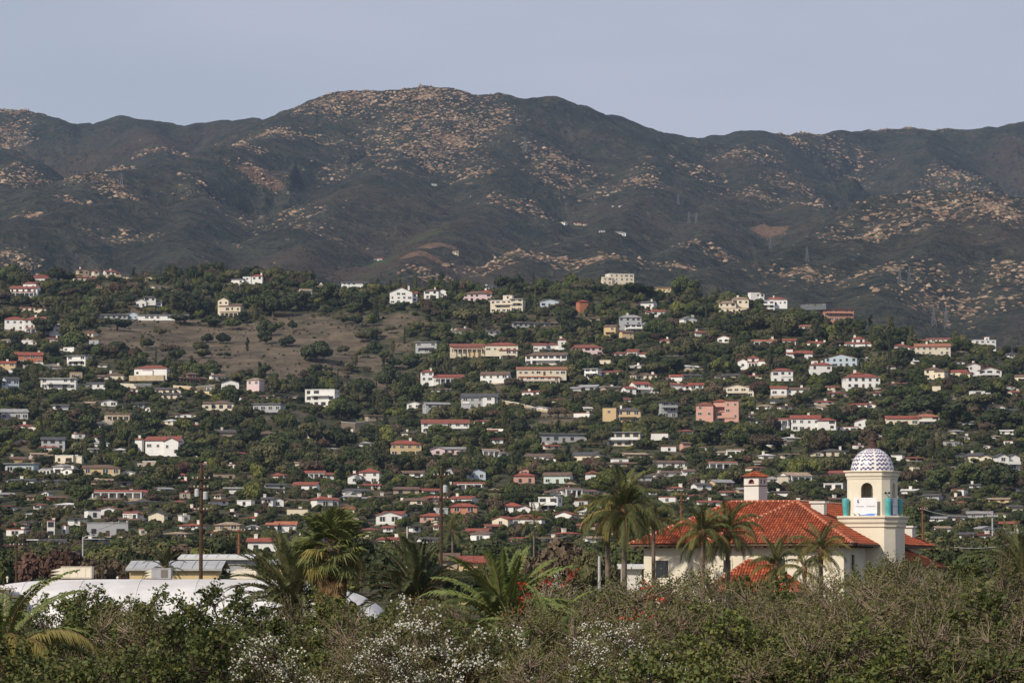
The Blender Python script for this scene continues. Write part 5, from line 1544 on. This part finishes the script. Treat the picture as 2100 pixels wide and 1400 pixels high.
def fan_mesh(seed, mat, pet=1.2, rad=.95, sag=.35, nseg=26, spread=230):
    r = random.Random(seed); b = MB(); b.tube([(0,0,0),(pet*.5,0,.03),(pet,0,0)], [.03,.022,.018], 4, 1); c = Vector((pet,0,0))
    for k in range(nseg):
        a0 = R(-spread/2+spread*k/nseg); a1 = R(-spread/2+spread*(k+1)/nseg); am = (a0+a1)/2; L = rad*r.uniform(.85, 1.1)*(1-.12*abs(am)/2)
        f = .04 if k % 2 else -.04
        p0 = c+Vector((math.cos(a0)*L*.6, math.sin(a0)*L*.6, -sag*.22*L+f)); p1 = c+Vector((math.cos(a1)*L*.6, math.sin(a1)*L*.6, -sag*.22*L-f))
        tip = c+Vector((math.cos(am)*L, math.sin(am)*L, -sag*L*r.uniform(.7, 1.4)))
        b.face([c, p0, tip, p1], 0)
    return b.mesh('fan_leaf', [mat, M_PTR2])
FAN = [fan_mesh(i, M_FR['fan'], sag=s) for i, s in enumerate((.15,.3,.5))]; FANY = [fan_mesh(i+9, M_FR['yellow'], sag=.7) for i in range(2)]; FAND = [fan_mesh(i+20, M_FR['dead'], sag=.9, rad=.8, spread=130) for i in range(3)]
def fan_palm(px, py, D, label):
    r = random.Random(77); p = at(px, py, D); g = float(hill(np.array([p.x]), np.array([float(D)]))[0]); root = empty('fan_palm', (p.x, D, g)); h = p.z-g; tag(root, label, 'palm tree')
    trunk_to(root, h, .34, .26, M_PTR)
    a = 0
    for i in range(56):
        t = i/55; a += 2.39996; el = 88-125*t; el += r.uniform(-8, 8); s = r.uniform(.95, 1.2)
        link('fan_leaf', r.choice(FAN) if (t < .72 or r.random() < .4) else r.choice(FANY), root, (0,0,h+.1-.5*t), (r.uniform(-.3,.3), -R(el), a), (s, s, s))
    for i in range(70):
        t = i/69; a += 2.39996; s = r.uniform(.85, 1.2)
        link('dead_leaf', r.choice(FAND), root, (0,0,h-.2-2.9*t), (r.uniform(-.3,.3), R(r.uniform(38, 80)), a), (s, s, s))
fan_palm(683, 1118, 216, 'fan palm with a shaggy skirt of dead tan leaves'); 

# ------------------------------------------------------------------ hedge shrubs in the foreground
L_SH = {'green': m_leaf('shrub_leaf_green', (.036,.056,.014), (.125,.148,.038), .3, .2, .3), 'dull': m_leaf('shrub_leaf_dull', (.070,.070,.024), (.175,.160,.058), .35, .15, .15), 'lime': m_leaf('shrub_leaf_lime', (.085,.098,.020), (.190,.190,.050), .3, .2, .2)}
M_TWIG = mat_plain('grey_twig', (.26,.20,.145), 0.35, 2.0, .9, .1); M_TWIGD = mat_plain('dark_twig', (.10,.075,.055), 0.35, 2.0, .9, .1)
M_WFL = m_leaf('white_petals', (.50,.48,.39), (.76,.74,.64), .1, .2, .1); M_RFL = m_leaf('red_petals', (.42,.035,.02), (.62,.07,.04), .1, .15, .1); M_OFL = m_leaf('orange_petals', (.5,.2,.04), (.6,.3,.08), .1, .1, .1)
def np_tubes(segs, sides=3):
    """segs: list of (p0, p1, r0, r1) arrays -> verts, faces"""
    P0, P1, R0, R1 = [np.array(x) for x in zip(*segs)]
    d = P1-P0; d /= np.maximum(np.linalg.norm(d, axis=1, keepdims=True), 1e-9)
    ref = np.where(np.abs(d[:, 2:3]) > .9, np.array([[1., 0, 0]]), np.array([[0, 0, 1.]])); a = np.cross(d, ref); a /= np.linalg.norm(a, axis=1, keepdims=True); b = np.cross(d, a)
    V = []
    for P, Rr in ((P0, R0), (P1, R1)):
        for q in range(sides):
            an = 2*math.pi*q/sides; V.append(P+(a*math.cos(an)+b*math.sin(an))*Rr[:, None])
    V = np.stack(V, 1); n = len(P0); F = []
    base = np.arange(n)[:, None]*(2*sides)
    for q in range(sides):
        j = (q+1) % sides; F.append(base+np.array([[q, j, sides+j, sides+q]]))
    return V.reshape(-1, 3), np.concatenate(F)
def shrub_parts(seed, RX, H, ntip, nleaf, lsize, twig_r, wild, leafmats, flower=None, nfl=0):
    """small tree/shrub with crown radius RX and top at H: returns meshes (branches, foliage, flowers)"""
    rs = np.random.RandomState(seed)
    def dome(n, lo, hi, zlo=-.25):
        d = rs.normal(size=(n, 3)); d[:, 2] = np.abs(d[:, 2])*1.0+zlo*rs.rand(n); d /= np.linalg.norm(d, axis=1, keepdims=True)
        k = rs.uniform(lo, hi, (n, 1)); lump = 1+.22*np.sin(d[:, :1]*5+seed)+.16*np.sin(d[:, 1:2]*7+seed*2)
        return d*k*lump*np.array([[RX, RX, RX*.95]]) + np.array([[0, 0, H-RX]])
    segs = []; base = np.array([0, 0, -.3]); fork = np.array([rs.normal()*.1, rs.normal()*.1, max(H-RX*1.9, .4)])
    segs.append((base, fork, .16, .12))
    l1 = dome(8, .45, .6, -.5); l2 = dome(64, .7, .86, -.4); l3 = dome(ntip, .88, 1.0+wild, -.35)
    for p in l1: m = (fork+p)/2+rs.normal(size=3)*.12; segs += [(fork, m, .09, .07), (m, p, .07, .05)]
    def near(P, Q): return np.argmin(((P[:, None]-Q[None])**2).sum(-1), 1)
    i2 = near(l2, l1)
    for p, j in zip(l2, i2): m = (l1[j]+p)/2+rs.normal(size=3)*.10; segs += [(l1[j], m, .04, .032), (m, p, .032, .024)]
    i3 = near(l3, l2); mids = []
    for p, j in zip(l3, i3):
        m = (l2[j]+p)/2+rs.normal(size=3)*.09; mids.append(m); segs += [(l2[j], m, twig_r*1.7, twig_r*1.3), (m, p, twig_r*1.3, twig_r*.6)]
    mids = np.array(mids)
    # stray bare twigs crossing the crown
    for k in range(int(ntip*.35)):
        j = rs.randint(len(l2)); d = rs.normal(size=3); d[2] = abs(d[2])*.7; d /= np.linalg.norm(d); p = l2[j]+d*rs.uniform(.4, .95); segs.append((l2[j], p, twig_r*1.3, twig_r*.5))
    bv, bf = np_tubes(segs)
    per = rs.multinomial(nleaf, np.random.RandomState(seed+1).dirichlet(np.ones(ntip)*1.6)); P = []
    for k in range(ntip):
        m = per[k]
        if m == 0: continue
        t = rs.rand(m, 1)**.7; c = mids[k]*(1-t)+l3[k]*t; P.append(c+rs.normal(size=(m, 3))*.085)
    P = np.concatenate(P); Nn = rs.normal(size=P.shape)*.8; Nn[:, 2] += .75
    V, F = quads(P, Nn, rs.uniform(.6, 1.15, len(P))*lsize, rs, .62)
    mi = (rs.rand(len(F)) < .28).astype(int)
    out = [npmesh('branches', bv, bf, [M_TWIG if wild > .1 else M_TWIGD]), npmesh('foliage', V, F, [L_SH[x] for x in leafmats], mi)]
    if flower:
        top = np.argsort(-(l3[:, 2]-l3[:, 1]*.6+rs.normal(size=ntip)*.5))[:max(1, int(nfl/13))]
        c = l3[rs.choice(top, nfl)]+rs.normal(size=(nfl, 3))*np.array([[.10,.10,.08]])
        Nn = rs.normal(size=c.shape)*.6; Nn[:, 1] -= .8; Nn[:, 2] += .5
        V, F = quads(c, Nn, rs.uniform(.017, .040, nfl) if flower is M_WFL else rs.uniform(.025, .06, nfl), rs, .9)
        out.append(npmesh('flowers', V, F, [flower]))
    return out
SH = {}
for i in range(3): SH['green%d' % i] = shrub_parts(200+i, 2.3, 5.6, 430, 11500, .080, .009, .10, ('green', 'lime' if i == 1 else 'dull'))
for i in range(3): SH['twig%d' % i] = shrub_parts(220+i, 2.3, 5.6, 620, 10500, .048, .011, .16, ('dull', 'green'))
for i in range(2): SH['red%d' % i] = shrub_parts(240+i, 2.3, 5.6, 600, 10500, .050, .011, .16, ('dull', 'green'), M_RFL, 130)
for i in range(2): SH['white%d' % i] = shrub_parts(260+i, 2.3, 5.6, 480, 11500, .05, .009, .10, ('dull', 'green'), M_WFL, 1500)
SHRUBS = []
# px, top py, width px, D, kind
SHL = [(40,1258,270,142,'twig0'),(185,1228,230,132,'green0'),(325,1250,250,128,'green1'),(455,1246,260,130,'green2'),(575,1284,240,138,'twig1'),(715,1254,240,146,'green1'),(800,1262,220,138,'green0'),(905,1268,220,140,'twig2'),
       (1085,1268,240,150,'red0'),(1180,1226,270,172,'red1'),(1175,1204,150,215,'white1'),(1330,1232,300,165,'twig2'),(1465,1232,280,160,'twig1'),(1600,1246,280,150,'twig0'),(1745,1214,260,165,'twig2'),(1822,1160,150,250,'green0'),(1890,1202,280,170,'twig0'),(2030,1212,280,165,'twig1'),(1990,1190,200,220,'green2'),
       (120,1300,280,112,'green1'),(255,1288,270,110,'twig2'),(395,1282,290,110,'green0'),(545,1312,260,112,'green2'),(680,1300,280,114,'twig0'),(840,1296,280,112,'twig1'),(985,1316,260,114,'green0'),(1250,1300,260,116,'twig2'),(1385,1278,290,118,'red0'),(1530,1284,290,116,'green1'),(1690,1266,300,118,'twig0'),(1850,1258,300,118,'twig2'),(2010,1262,300,116,'green2'),(2110,1280,240,112,'twig1'),
       (20,1362,300,92,'green2'),(190,1352,320,90,'green0'),(370,1348,320,90,'green1'),(560,1352,300,90,'white0'),(730,1350,300,92,'twig1'),(910,1292,330,96,'white1'),(1075,1366,300,92,'twig2'),(1278,1312,240,100,'white0'),(1400,1352,320,92,'green0'),(1580,1346,330,92,'twig0'),(1760,1338,330,92,'green1'),(1930,1334,330,92,'twig1'),(2080,1340,320,92,'green0'),(640,1338,200,98,'green2'),(795,1346,260,90,'white0'),(1400,1216,260,190,'twig2'),(1540,1224,260,190,'green1'),(1690,1226,240,185,'twig0'),(1900,1196,220,215,'twig2'),(1800,1200,240,205,'twig1'),(1290,1214,200,205,'green0'),(1525,1196,100,262,'green2'),(1645,1208,100,262,'twig1'),(2190,1350,320,94,'twig2'),(2215,1290,300,116,'green1'),(2190,1215,280,165,'twig0'),(-120,1356,320,92,'twig1'),(-110,1300,300,114,'green2'),(-110,1262,270,142,'twig2')]
_rs = random.Random(9)
for (px, py, wpx, D, key) in SHL:
    p = at(px, py, D); g = float(hill(np.array([p.x]), np.array([float(D)]))[0]); sx = (wpx*D/FPX)/4.6*1.12; sz = (p.z-g)/5.75
    root = empty({'g': 'leafy_shrub', 't': 'twiggy_shrub', 'r': 'coral_tree', 'w': 'white_flowering_shrub'}[key[0]], (p.x, D, g), _rs.uniform(0, 6.28) if key[0] != 'w' else _rs.uniform(-.4, .4))
    # keep the crown's own proportions: scale the mesh evenly and drop the stem to the ground
    for nm, me in zip(('branches', 'foliage', 'flowers'), SH[key]): o_ = link(nm, me, root, (0, 0, (p.z-g)-5.4*sx), None, (sx, sx, sx)); o_['kind'] = 'stuff'
    dz = (p.z-g)-5.4*sx
    if dz > 0: b = MB(); b.tube([(0,0,-.3),(.03,.02,dz*.5),(0,0,dz+.3)], [.17,.15,.14], 7); link('stem', b.mesh('stem', [M_TWIGD]), root)
    SHRUBS.append(dict(o=root, px=(px, py+20), D=D, kind=key[0], w=wpx))

# ------------------------------------------------------------------ poles and wires
M_POLE = mat_plain('creosote_pole_wood', (.085,.05,.035), 0.3, 1.0, .9, .1); M_POLER = mat_plain('reddish_pole_wood', (.20,.085,.045), 0.3, 1.0, .9, .1); M_GALV = mat_plain('galvanised_steel', (.42,.43,.44), 0.15, 1.0, .5, .4); M_CER = mat_plain('porcelain_insulator', (.55,.55,.52), 0.1, 2.0, .3, .5)
def upole(px, pyt, D, label, arms=(), m=None, xf=(), r=.15, name='utility_pole'):
    x = ray(px, pyt)[0]*D; g = float(hill(np.array([x]), np.array([float(D)]))[0]); h = at(px, pyt, D).z-g; root = empty(name, (x, D, g)); tag(root, label, 'pole')
    b = MB(); b.lathe([(r*1.25,-.5),(r,h*.6),(r*.8,h)], n=8); link('pole', b.mesh('pole', [m or M_POLE]), root); z2 = []
    for (py, w) in arms:
        z = at(px, py, D).z-g; b = MB(); b.box(-w/2, w/2, -r-.12, -r-.002, z-.07, z+.07); a = link('crossarm', b.mesh('crossarm', [m or M_POLE]), root)
        for q in (-.45, -.2, .2, .45):
            ib = MB(); ib.lathe([(.05,z+.071),(.07,z+.13),(.04,z+.25)], q*w, -r-.06, 6); link('insulator', ib.mesh('insulator', [M_CER]), a)
    for (py, sx) in xf:
        z = at(px, py, D).z-g; b = MB(); b.lathe([(.22,z),(.25,z+.05),(.25,z+.75),(.2,z+.85)], sx*.45, -.1, 10); link('transformer', b.mesh('transformer', [M_GALV]), root)
    return x, D, g, h
upole(413, 952, 405, 'tallest dark utility pole with crossarms behind the white hall', ((982,1.9),(1000,1.6),(1046,1.4)), None, ((1018,-1),(1024,1)), .19)
upole(905, 958, 430, 'dark utility pole behind the dark date palm', ((975,1.8),(1022,1.6)), None, ((1010,1),), .17)
upole(490, 1086, 480, 'short reddish utility pole by the pale warehouse', ((1088,1.6),), M_POLER, (), .17)
upole(34, 1112, 455, 'dark utility pole at the far left above the hall roof', ((1118,1.6),), None, (), .15)
upole(1397, 1008, 760, 'dark reddish pole right of the tallest queen palm', ((1014,2.4),(1026,2.0)), M_POLER, (), .22)
upole(1892, 1038, 700, 'brown pole just right of the domed tower', ((1044,1.8),), M_POLER, (), .17)
upole(2035, 1052, 520, 'grey pole left of the right-edge date palm', ((1058,1.5),), M_GALV, (), .11)
upole(835, 1080, 335, 'slender white flagpole beside the dark utility pole', (), M_CER, (), .065, 'flagpole')
upole(1229, 1140, 318, 'short pale post beside the queen palm trunks', (), M_GALV, (), .13, 'post')
x, D, g, h = upole(170, 1100, 600, 'grey street lamp with curved arm among the left trees', (), M_GALV, (), .12, 'street_lamp')
lamp = [o for o in bpy.data.objects if o.name.startswith('street_lamp')][0]
b = MB(); b.tube([(0,0,h-.3),(.5,0,h+.1),(1.6,0,h+.15)], .07, 5); link('arm', b.mesh('arm', [M_GALV]), lamp); b = MB(); b.box(1.5,2.2,-.18,.18,h+.02,h+.14); link('lamp_head', b.mesh('lamp_head', [M_GALV]), lamp)
def wire(a, b_, label, sag=1.2, r=.02):
    n = 20; pts = [a.lerp(b_, i/n)-Vector((0,0,sag*4*(i/n)*(1-i/n))) for i in range(n+1)]
    m = MB(); m.tube([p-a for p in pts], r, 4); o = link('power_line', m.mesh('power_line', [M_BLK if r < .03 else M_GALV]), None, a); tag(o, label, 'wire'); return o
wire(at(413,981,404.7), at(34,1117,454.7), 'power line from the tallest utility pole down to the far left pole', 1.6)
wire(at(413,999,404.7), at(905,974,429.7), 'power line between the tallest utility pole and the dark pole behind the palm', 1.6)
wire(at(905,1021,429.7), at(1397,1013,759.7), 'power line running right from the dark pole towards the reddish pole', 2.0)
wire(at(1892,1043,699.7), at(2035,1057,519.7), 'pale power line crossing right of the domed tower', .6, .035)
wire(at(1957,1121,335), at(2098,1108,300), 'service wire from the right roof corner to the edge palm', .3, .03)

# ------------------------------------------------------------------ high-voltage pylons on the mountain
def pylon_mesh():
    b = MB(); H = 30.0; prof = [(0,3.6),(8,2.6),(16,1.7),(22,1.1),(30,.25)]
    for sx in (-1,1):
        for sy in (-1,1): b.tube([(sx*w, sy*w, z) for z, w in prof], .26, 4)
    for (z0, w0), (z1, w1) in zip(prof, prof[1:]):
        for s in (-1,1):
            b.tube([(-w0,s*w0,z0),(w1,s*w1,z1)], .15, 3); b.tube([(w0,s*w0,z0),(-w1,s*w1,z1)], .15, 3); b.tube([(s*w0,-w0,z0),(s*w1,w1,z1)], .15, 3); b.tube([(-w1,s*w1,z1),(w1,s*w1,z1)], .15, 3)
    legs = b.mesh('lattice_mast', [M_GALV]); arms = []
    for z, w in ((21,5.5),(25,6.5),(28.5,4.5)):
        a = MB(); a.tube([(-w,0,z),(0,0,z+.9),(w,0,z)], .22, 4); a.tube([(-w,0,z),(w,0,z)], .2, 4); arms.append(a.mesh('crossarm', [M_GALV]))
    return legs, arms
M_GALV_ = M_GALV; M_GALV = mat_plain('weathered_pylon_steel', (.15,.155,.16), .15, .1); PYL, PYA = pylon_mesh(); M_GALV = M_GALV_
PY = [(1413,458,24,'right one of the pair'),(1391,425,20,'single'),(1845,585,34,'left'),(1865,584,34,'right'),(1915,672,40,'left'),(1940,678,44,'right'),(249,390,32,'single'),(1076,318,36,'single'),(1428,460,24,'x'),(1580,512,26,'x'),(1655,540,30,'x')]
PLAB = ['left pylon of the pair right of centre on the mountain','short pylon just above the pair right of centre','left pylon of the pair on the right rocky hill','right pylon of the pair on the right rocky hill','left pylon of the lowest pair by the right ridge end','right pylon of the lowest pair by the right ridge end',
        'lone pylon on the left rocky spur','lone pylon high below the main peak','right pylon of the pair right of centre on the mountain','pylon below the reddish bare patch','pylon standing at the foot of the right rocky hill']
pc = cast([p[0] for p in PY], [p[1] for p in PY], 2700, 8600, 10, height)
for i, (px, py, hp_, _) in enumerate(PY):
    D = pc[1][i]; s = min(max(hp_*D/FPX/30.0, .6), 1.25); o = empty('pylon', (pc[0][i], D, float(height(np.array([pc[0][i]]), np.array([D]))[0])-.6), .3); o.scale = (s, s, s)
    link('lattice_mast', PYL, o)
    for a in PYA: link('crossarm', a, o)
    tag(o, 'grey lattice '+PLAB[i], 'pylon', 'power pylons on the mountain')

# ------------------------------------------------------------------ boulders on the mountain
def boulders():
    rs = np.random.RandomState(5); V0 = np.array([(1,0,0),(-1,0,0),(0,1,0),(0,-1,0),(0,0,1),(0,0,-1),(.62,.62,.5),(-.62,.62,.5),(.62,-.62,.5),(-.62,-.62,.5)])
    F0 = np.array([(0,6,8),(6,4,8),(2,7,6),(6,7,4),(1,9,7),(7,9,4),(3,8,9),(9,8,4),(0,2,6),(2,1,7),(1,3,9),(3,0,8)])
    P, S = [], []
    q = np.array([(b[0], b[1]) for b in ROCK], float); hx, hy, hz, ok = cast(q[:,0], q[:,1], 3300, 8600, 14, height)
    for j, b in enumerate(ROCK):
        n = int((b[4]*b[2]*b[3]/30+12)*(1.0 if hy[j] > 5600 else .45)); rx, ry = b[2]*hy[j]/FPX, b[3]*hy[j]/FPX/.3
        P.append(np.stack([hx[j]+rs.normal(size=n)*rx*.6, hy[j]+rs.normal(size=n)*ry*.6], 1)); S.append(rs.gamma(2.0, .8, n)+.9)
    P = np.concatenate(P); S = np.clip(np.concatenate(S), .9, 4.5); z = height(P[:,0], P[:,1]); n = len(P)
    sc = np.stack([S*rs.uniform(.8,1.7,n), S*rs.uniform(.6,1.1,n), S*rs.uniform(.6,1.1,n)], 1); a = rs.rand(n)*6.28; c, s_ = np.cos(a), np.sin(a)
    v = V0[None]*sc[:, None]*rs.uniform(.55, 1.35, (n, len(V0), 1)); v = np.stack([v[...,0]*c[:,None]-v[...,1]*s_[:,None], v[...,0]*s_[:,None]+v[...,1]*c[:,None], v[...,2]], -1)
    v += np.stack([P[:,0], P[:,1], z], 1)[:, None]; F = (F0[None]+np.arange(n)[:, None, None]*len(V0)).reshape(-1, 3)
    t = NT('sandstone_boulder'); p = t.pos(); isl = t.new('NewGeometry').outputs['Random Per Island']
    col = t.mix(isl, (.20,.135,.09), (.40,.30,.205)); col = t.mix(t.ramp(t.noise(p, .25, 4), .45, .7, 0, .6), col, (.14,.10,.075)); t.bump(t.noise(p, .5, 3), .6, 1.0); t.done(col, .95, .1)
    o = link('sandstone_boulders', npmesh('sandstone_boulders', v.reshape(-1,3), F, [t.m])); tag(o, 'tan sandstone boulders scattered over the chaparral mountain', 'boulders', kind='stuff')
boulders()

# ------------------------------------------------------------------ garden walls on the hillside
def rwall(pts, hpx, label, m=None):
    q = cast([p[0] for p in pts], [p[1] for p in pts], 700, 2900, 4, hill); P = [Vector((q[0][i], q[1][i], float(hill(q[0][i:i+1], q[1][i:i+1])[0]))) for i in range(len(pts))]
    o0 = P[0].copy(); hh = hpx*P[0].y/FPX; b = MB(); root = empty('garden_wall', o0); tag(root, label, 'wall', 'garden walls on the hillside')
    for a, c in zip(P, P[1:]):
        d = (c-a); d.z = 0; n = Vector((-d.y, d.x, 0)).normalized()*.25
        for s0, s1 in (((a-n),(c-n)), ((c+n),(a+n))):
            s0, s1 = s0-o0, s1-o0; b.face([s0-Vector((0,0,1.5)), s1-Vector((0,0,1.5)), s1+Vector((0,0,hh)), s0+Vector((0,0,hh))])
        b.face([a-n-o0+Vector((0,0,hh)), c-n-o0+Vector((0,0,hh)), c+n-o0+Vector((0,0,hh)), a+n-o0+Vector((0,0,hh))])
    link('wall', b.mesh('wall', [m or M_STONE]), root)
    b = MB()
    for a, c in zip(P, P[1:]): b.tube([a-o0+Vector((0,0,hh+.05)), c-o0+Vector((0,0,hh+.05))], .32, 4)
    link('coping', b.mesh('coping', [M_CHIM]), root)
rwall([(1028,828),(1063,833),(1103,843),(1135,848),(1163,846)], 5, 'curving pale wall above the small bare brown plot')
rwall([(47,758),(85,760),(122,756)], 9, 'tan garden wall left of the white box house', MW['c'])
rwall([(238,796),(275,797),(310,796)], 8, 'cream wall below the white house with broad red roof', MW['c'])
rwall([(355,800),(400,803),(440,798)], 8, 'long yellow wall below the dark brown wooden house', MW['y'])
rwall([(400,810),(445,811)], 7, 'short yellow wall beneath the long yellow wall', MW['y'])
rwall([(190,872),(230,871)], 6, 'low cream wall below an arcaded cream house', MW['c'])
rwall([(997,884),(1053,885)], 4, 'thin white wall left of the small bare brown plot', MW['w'])
rwall([(1370,1053),(1400,1053)], 3, 'thin pale wall behind the mission roof', MW['w'])
rwall([(700,886),(728,888),(756,884)], 20, 'tall tan retaining wall in the ravine', MW['t'])
# white parasols beyond the hedge
M_CANV = mat_plain('white_canvas', (.76,.75,.72), 0.06, 1.5, .8, .1)
for k, (px, py, lab) in enumerate(((1113,1190,'white parasol nearest the soft green palm'),(1146,1192,'white parasol in the middle of the three beyond the hedge'),(1199,1193,'white parasol nearest the queen palm trunks'))):
    D = 430; p = at(px, py, D); g = float(hill(np.array([p.x]), np.array([float(D)]))[0]); o = empty('parasol', (p.x, D, g)); h = p.z-g
    b = MB(); b.lathe([(.03,-.3),(.03,h+.1)], n=6); link('pole', b.mesh('pole', [M_GALV]), o); b = MB(); b.lathe([(.62,h-.30),(.62,h-.22),(.40,h-.05),(.03,h+.12)], n=10); link('canopy', b.mesh('canopy', [M_CANV]), o); tag(o, lab, 'parasol', 'white parasols beyond the hedge')
# ------------------------------------------------------------------ names that single things out
LMK = []      # (phrase, px, py, near)
for h in HOUSES:
    if h['lm']: b = h['box']; LMK.append((h['lm'], (b[0]+b[1])/2, (b[2]+b[3])/2))
EXTRA = [('the domed tower', 1790, 980), ('the tallest utility pole', 413, 1050), ('the fan palm', 683, 1110), ('the tallest queen palm', 1280, 1030), ('the bell turret', 1528, 995), ('the bare brown slope', 430, 710), ('the yellow warehouse', 350, 1170), ('the white hall', 250, 1200), ('the edge date palm', 2090, 1180), ('the dark date palm', 858, 1215), ('the nearest date palm', 600, 1230), ('the soft green palm', 1035, 1280), ('the slim queen palm', 1684, 1130), ('the brown pole', 1892, 1060), ('the bottom left fronds', 30, 1330), ('the porch roof', 1600, 1190)]
SHORT = {}
def short(p):
    """landmark phrase cut to its head for use inside another label"""
    w = p.split()
    return 'the '+' '.join(w[:7]) if not p.startswith('the ') else p
cut = {}
for p, *_ in LMK:
    w = p.split(); n = 3
    while n < len(w) and sum(1 for q, *_ in LMK if q.split()[:n] == w[:n]) > 1: n += 1
    while n < len(w) and w[n-1] in ('with', 'and', 'of', 'on', 'the', 'a', 'over', 'to', 'in', 'under', 'left', 'right', 'above', 'below', 'wide', 'two-storey', 'flat-roofed', 'red-roofed', 'thin', 'small', 'long', 'broad', 'dark', 'low', 'front', 'tall', 'grey-white', 'red', 'red-roofed', 'hip', 'solar', 'brown', 'grey', 'square', 'white'): n += 1
    cut[p] = 'the '+' '.join(w[:n])
for p, x, y in EXTRA: cut[p] = p
MARKS = [(p, x, y) for p, x, y in LMK] + EXTRA
used = set(o['label'] for o in bpy.data.objects if 'label' in o)
def rel(dx, dy):
    if abs(dx) > 2.2*abs(dy): return 'right of' if dx > 0 else 'left of'
    if abs(dy) > 2.2*abs(dx): return 'below' if dy > 0 else 'above'
    return ('below and right of' if dx > 0 else 'below and left of') if dy > 0 else ('above and right of' if dx > 0 else 'above and left of')
def place(look, px, py, marks, skip=None):
    c = sorted(marks, key=lambda m: (m[1]-px)**2+(2.0*(m[2]-py))**2)
    c = [m for m in c if m[0] != skip]
    for adv in ('just ', ''):
        for m in c[:3 if adv else 9]:
            for extra in ('',):
                r = rel(px-m[1], py-m[2]); s = f"{look} {adv}{r} {cut[m[0]]}"
                if s not in used and len(s.split()) <= 16: used.add(s); return s
    for m in c[:14]:
        for o in ('second', 'third', 'fourth', 'fifth'):
            s = f"{o} {look} {rel(px-m[1], py-m[2])} {cut[m[0]]}"
            if s not in used and len(s.split()) <= 16: used.add(s); return s
    raise RuntimeError(look)
KIND = {'h': 'hip roof', 'g': 'gabled roof', 'f': 'front gable', 'p': 'flat roof', 'o': 'overhanging flat roof', 's': 'shed roof'}
for h in HOUSES:
    if h.get('stuff'): continue
    b = h['box']; cx, cy = (b[0]+b[1])/2, (b[2]+b[3])/2
    if h['lm']: lab = h['lm']; used.add(lab); lab = lab if len(lab.split()) >= 4 else lab+' among trees on the hillside'
    elif h['mtn']: lab = None
    else:
        size = 'small ' if h['w'] < 9 else ('long ' if h['w'] > 17 and h['h'] < 6 else '')
        rf = {'p': 'flat-roofed', 'o': 'flat-roofed'}.get(h['kind'], RON[h['roof']].replace(' tiled', '')+'-roofed')
        look = f"{size}{COLN[h['wall']].replace(' stucco', '')} {rf} {'cottage' if h['w'] < 9 else 'house'}"
        lab = place(look, cx, cy, MARKS)
    if lab: tag(h['o'], lab, 'house', 'houses on the hillside')
ML = ['small white hut left of its pair in the green field below the brown field','white house right of its pair in the green field below the brown field','tiny white house alone high under the rocky peak','tiny white house on the slope right of the highest one','left one of two tiny white houses on the right mountain slope','right one of two tiny white houses on the right mountain slope',
      'long white building on the green mountain terrace','cream house on the green mountain terrace, nearest the long white building','cream house at the right end of the green mountain terrace','small white house left of the large white mountain house','large white house on the tan mountain shoulder','cream house at the right foot of the brown mountain field']
for h, l in zip([h for h in HOUSES if h['mtn']], ML): tag(h['o'], l, 'house', 'houses on the mountain')
for t in TREES:
    sz = t['w']*FPX/t['D']; look = ('big ' if sz > 58 else 'small ' if sz < 24 else '')+CTXT[t['col']]+' '+KTXT[t['kind']]
    tag(t['o'], place(look, t['px'][0], t['px'][1], MARKS), 'tree', 'trees on the hillside' if t['D'] > 700 else 'trees behind the hedge')
SHT = {'g': 'dark leafy shrub', 't': 'twiggy grey-brown shrub', 'r': 'bare-twigged coral tree with red flowers', 'w': 'shrub full of small white flowers'}
FM = [m for m in EXTRA if m[2] > 1090 or m[0] in ('the domed tower', 'the tallest queen palm')]
for s in SHRUBS:
    look = SHT[s['kind']]+(' at the bottom edge' if s['D'] < 97 else '')
    tag(s['o'], place(look, s['px'][0], s['px'][1], FM), 'shrub', 'shrubs of the foreground hedge')

# ------------------------------------------------------------------ air between the camera and the mountains
t = bpy.data.materials.new('haze'); t.use_nodes = True; n = t.node_tree.nodes; n.clear()
out = n.new('ShaderNodeOutputMaterial'); pv = n.new('ShaderNodeVolumePrincipled')
pv.inputs['Color'].default_value = (.50, .68, 1.0, 1); pv.inputs['Density'].default_value = 2.2e-5; pv.inputs['Anisotropy'].default_value = 0.0
t.node_tree.links.new(pv.outputs[0], out.inputs['Volume'])
b = MB(); b.box(-2600, 2600, -400, 9900, -20, 1180); hz = link('haze', b.mesh('haze', [t])); tag(hz, kind='stuff')
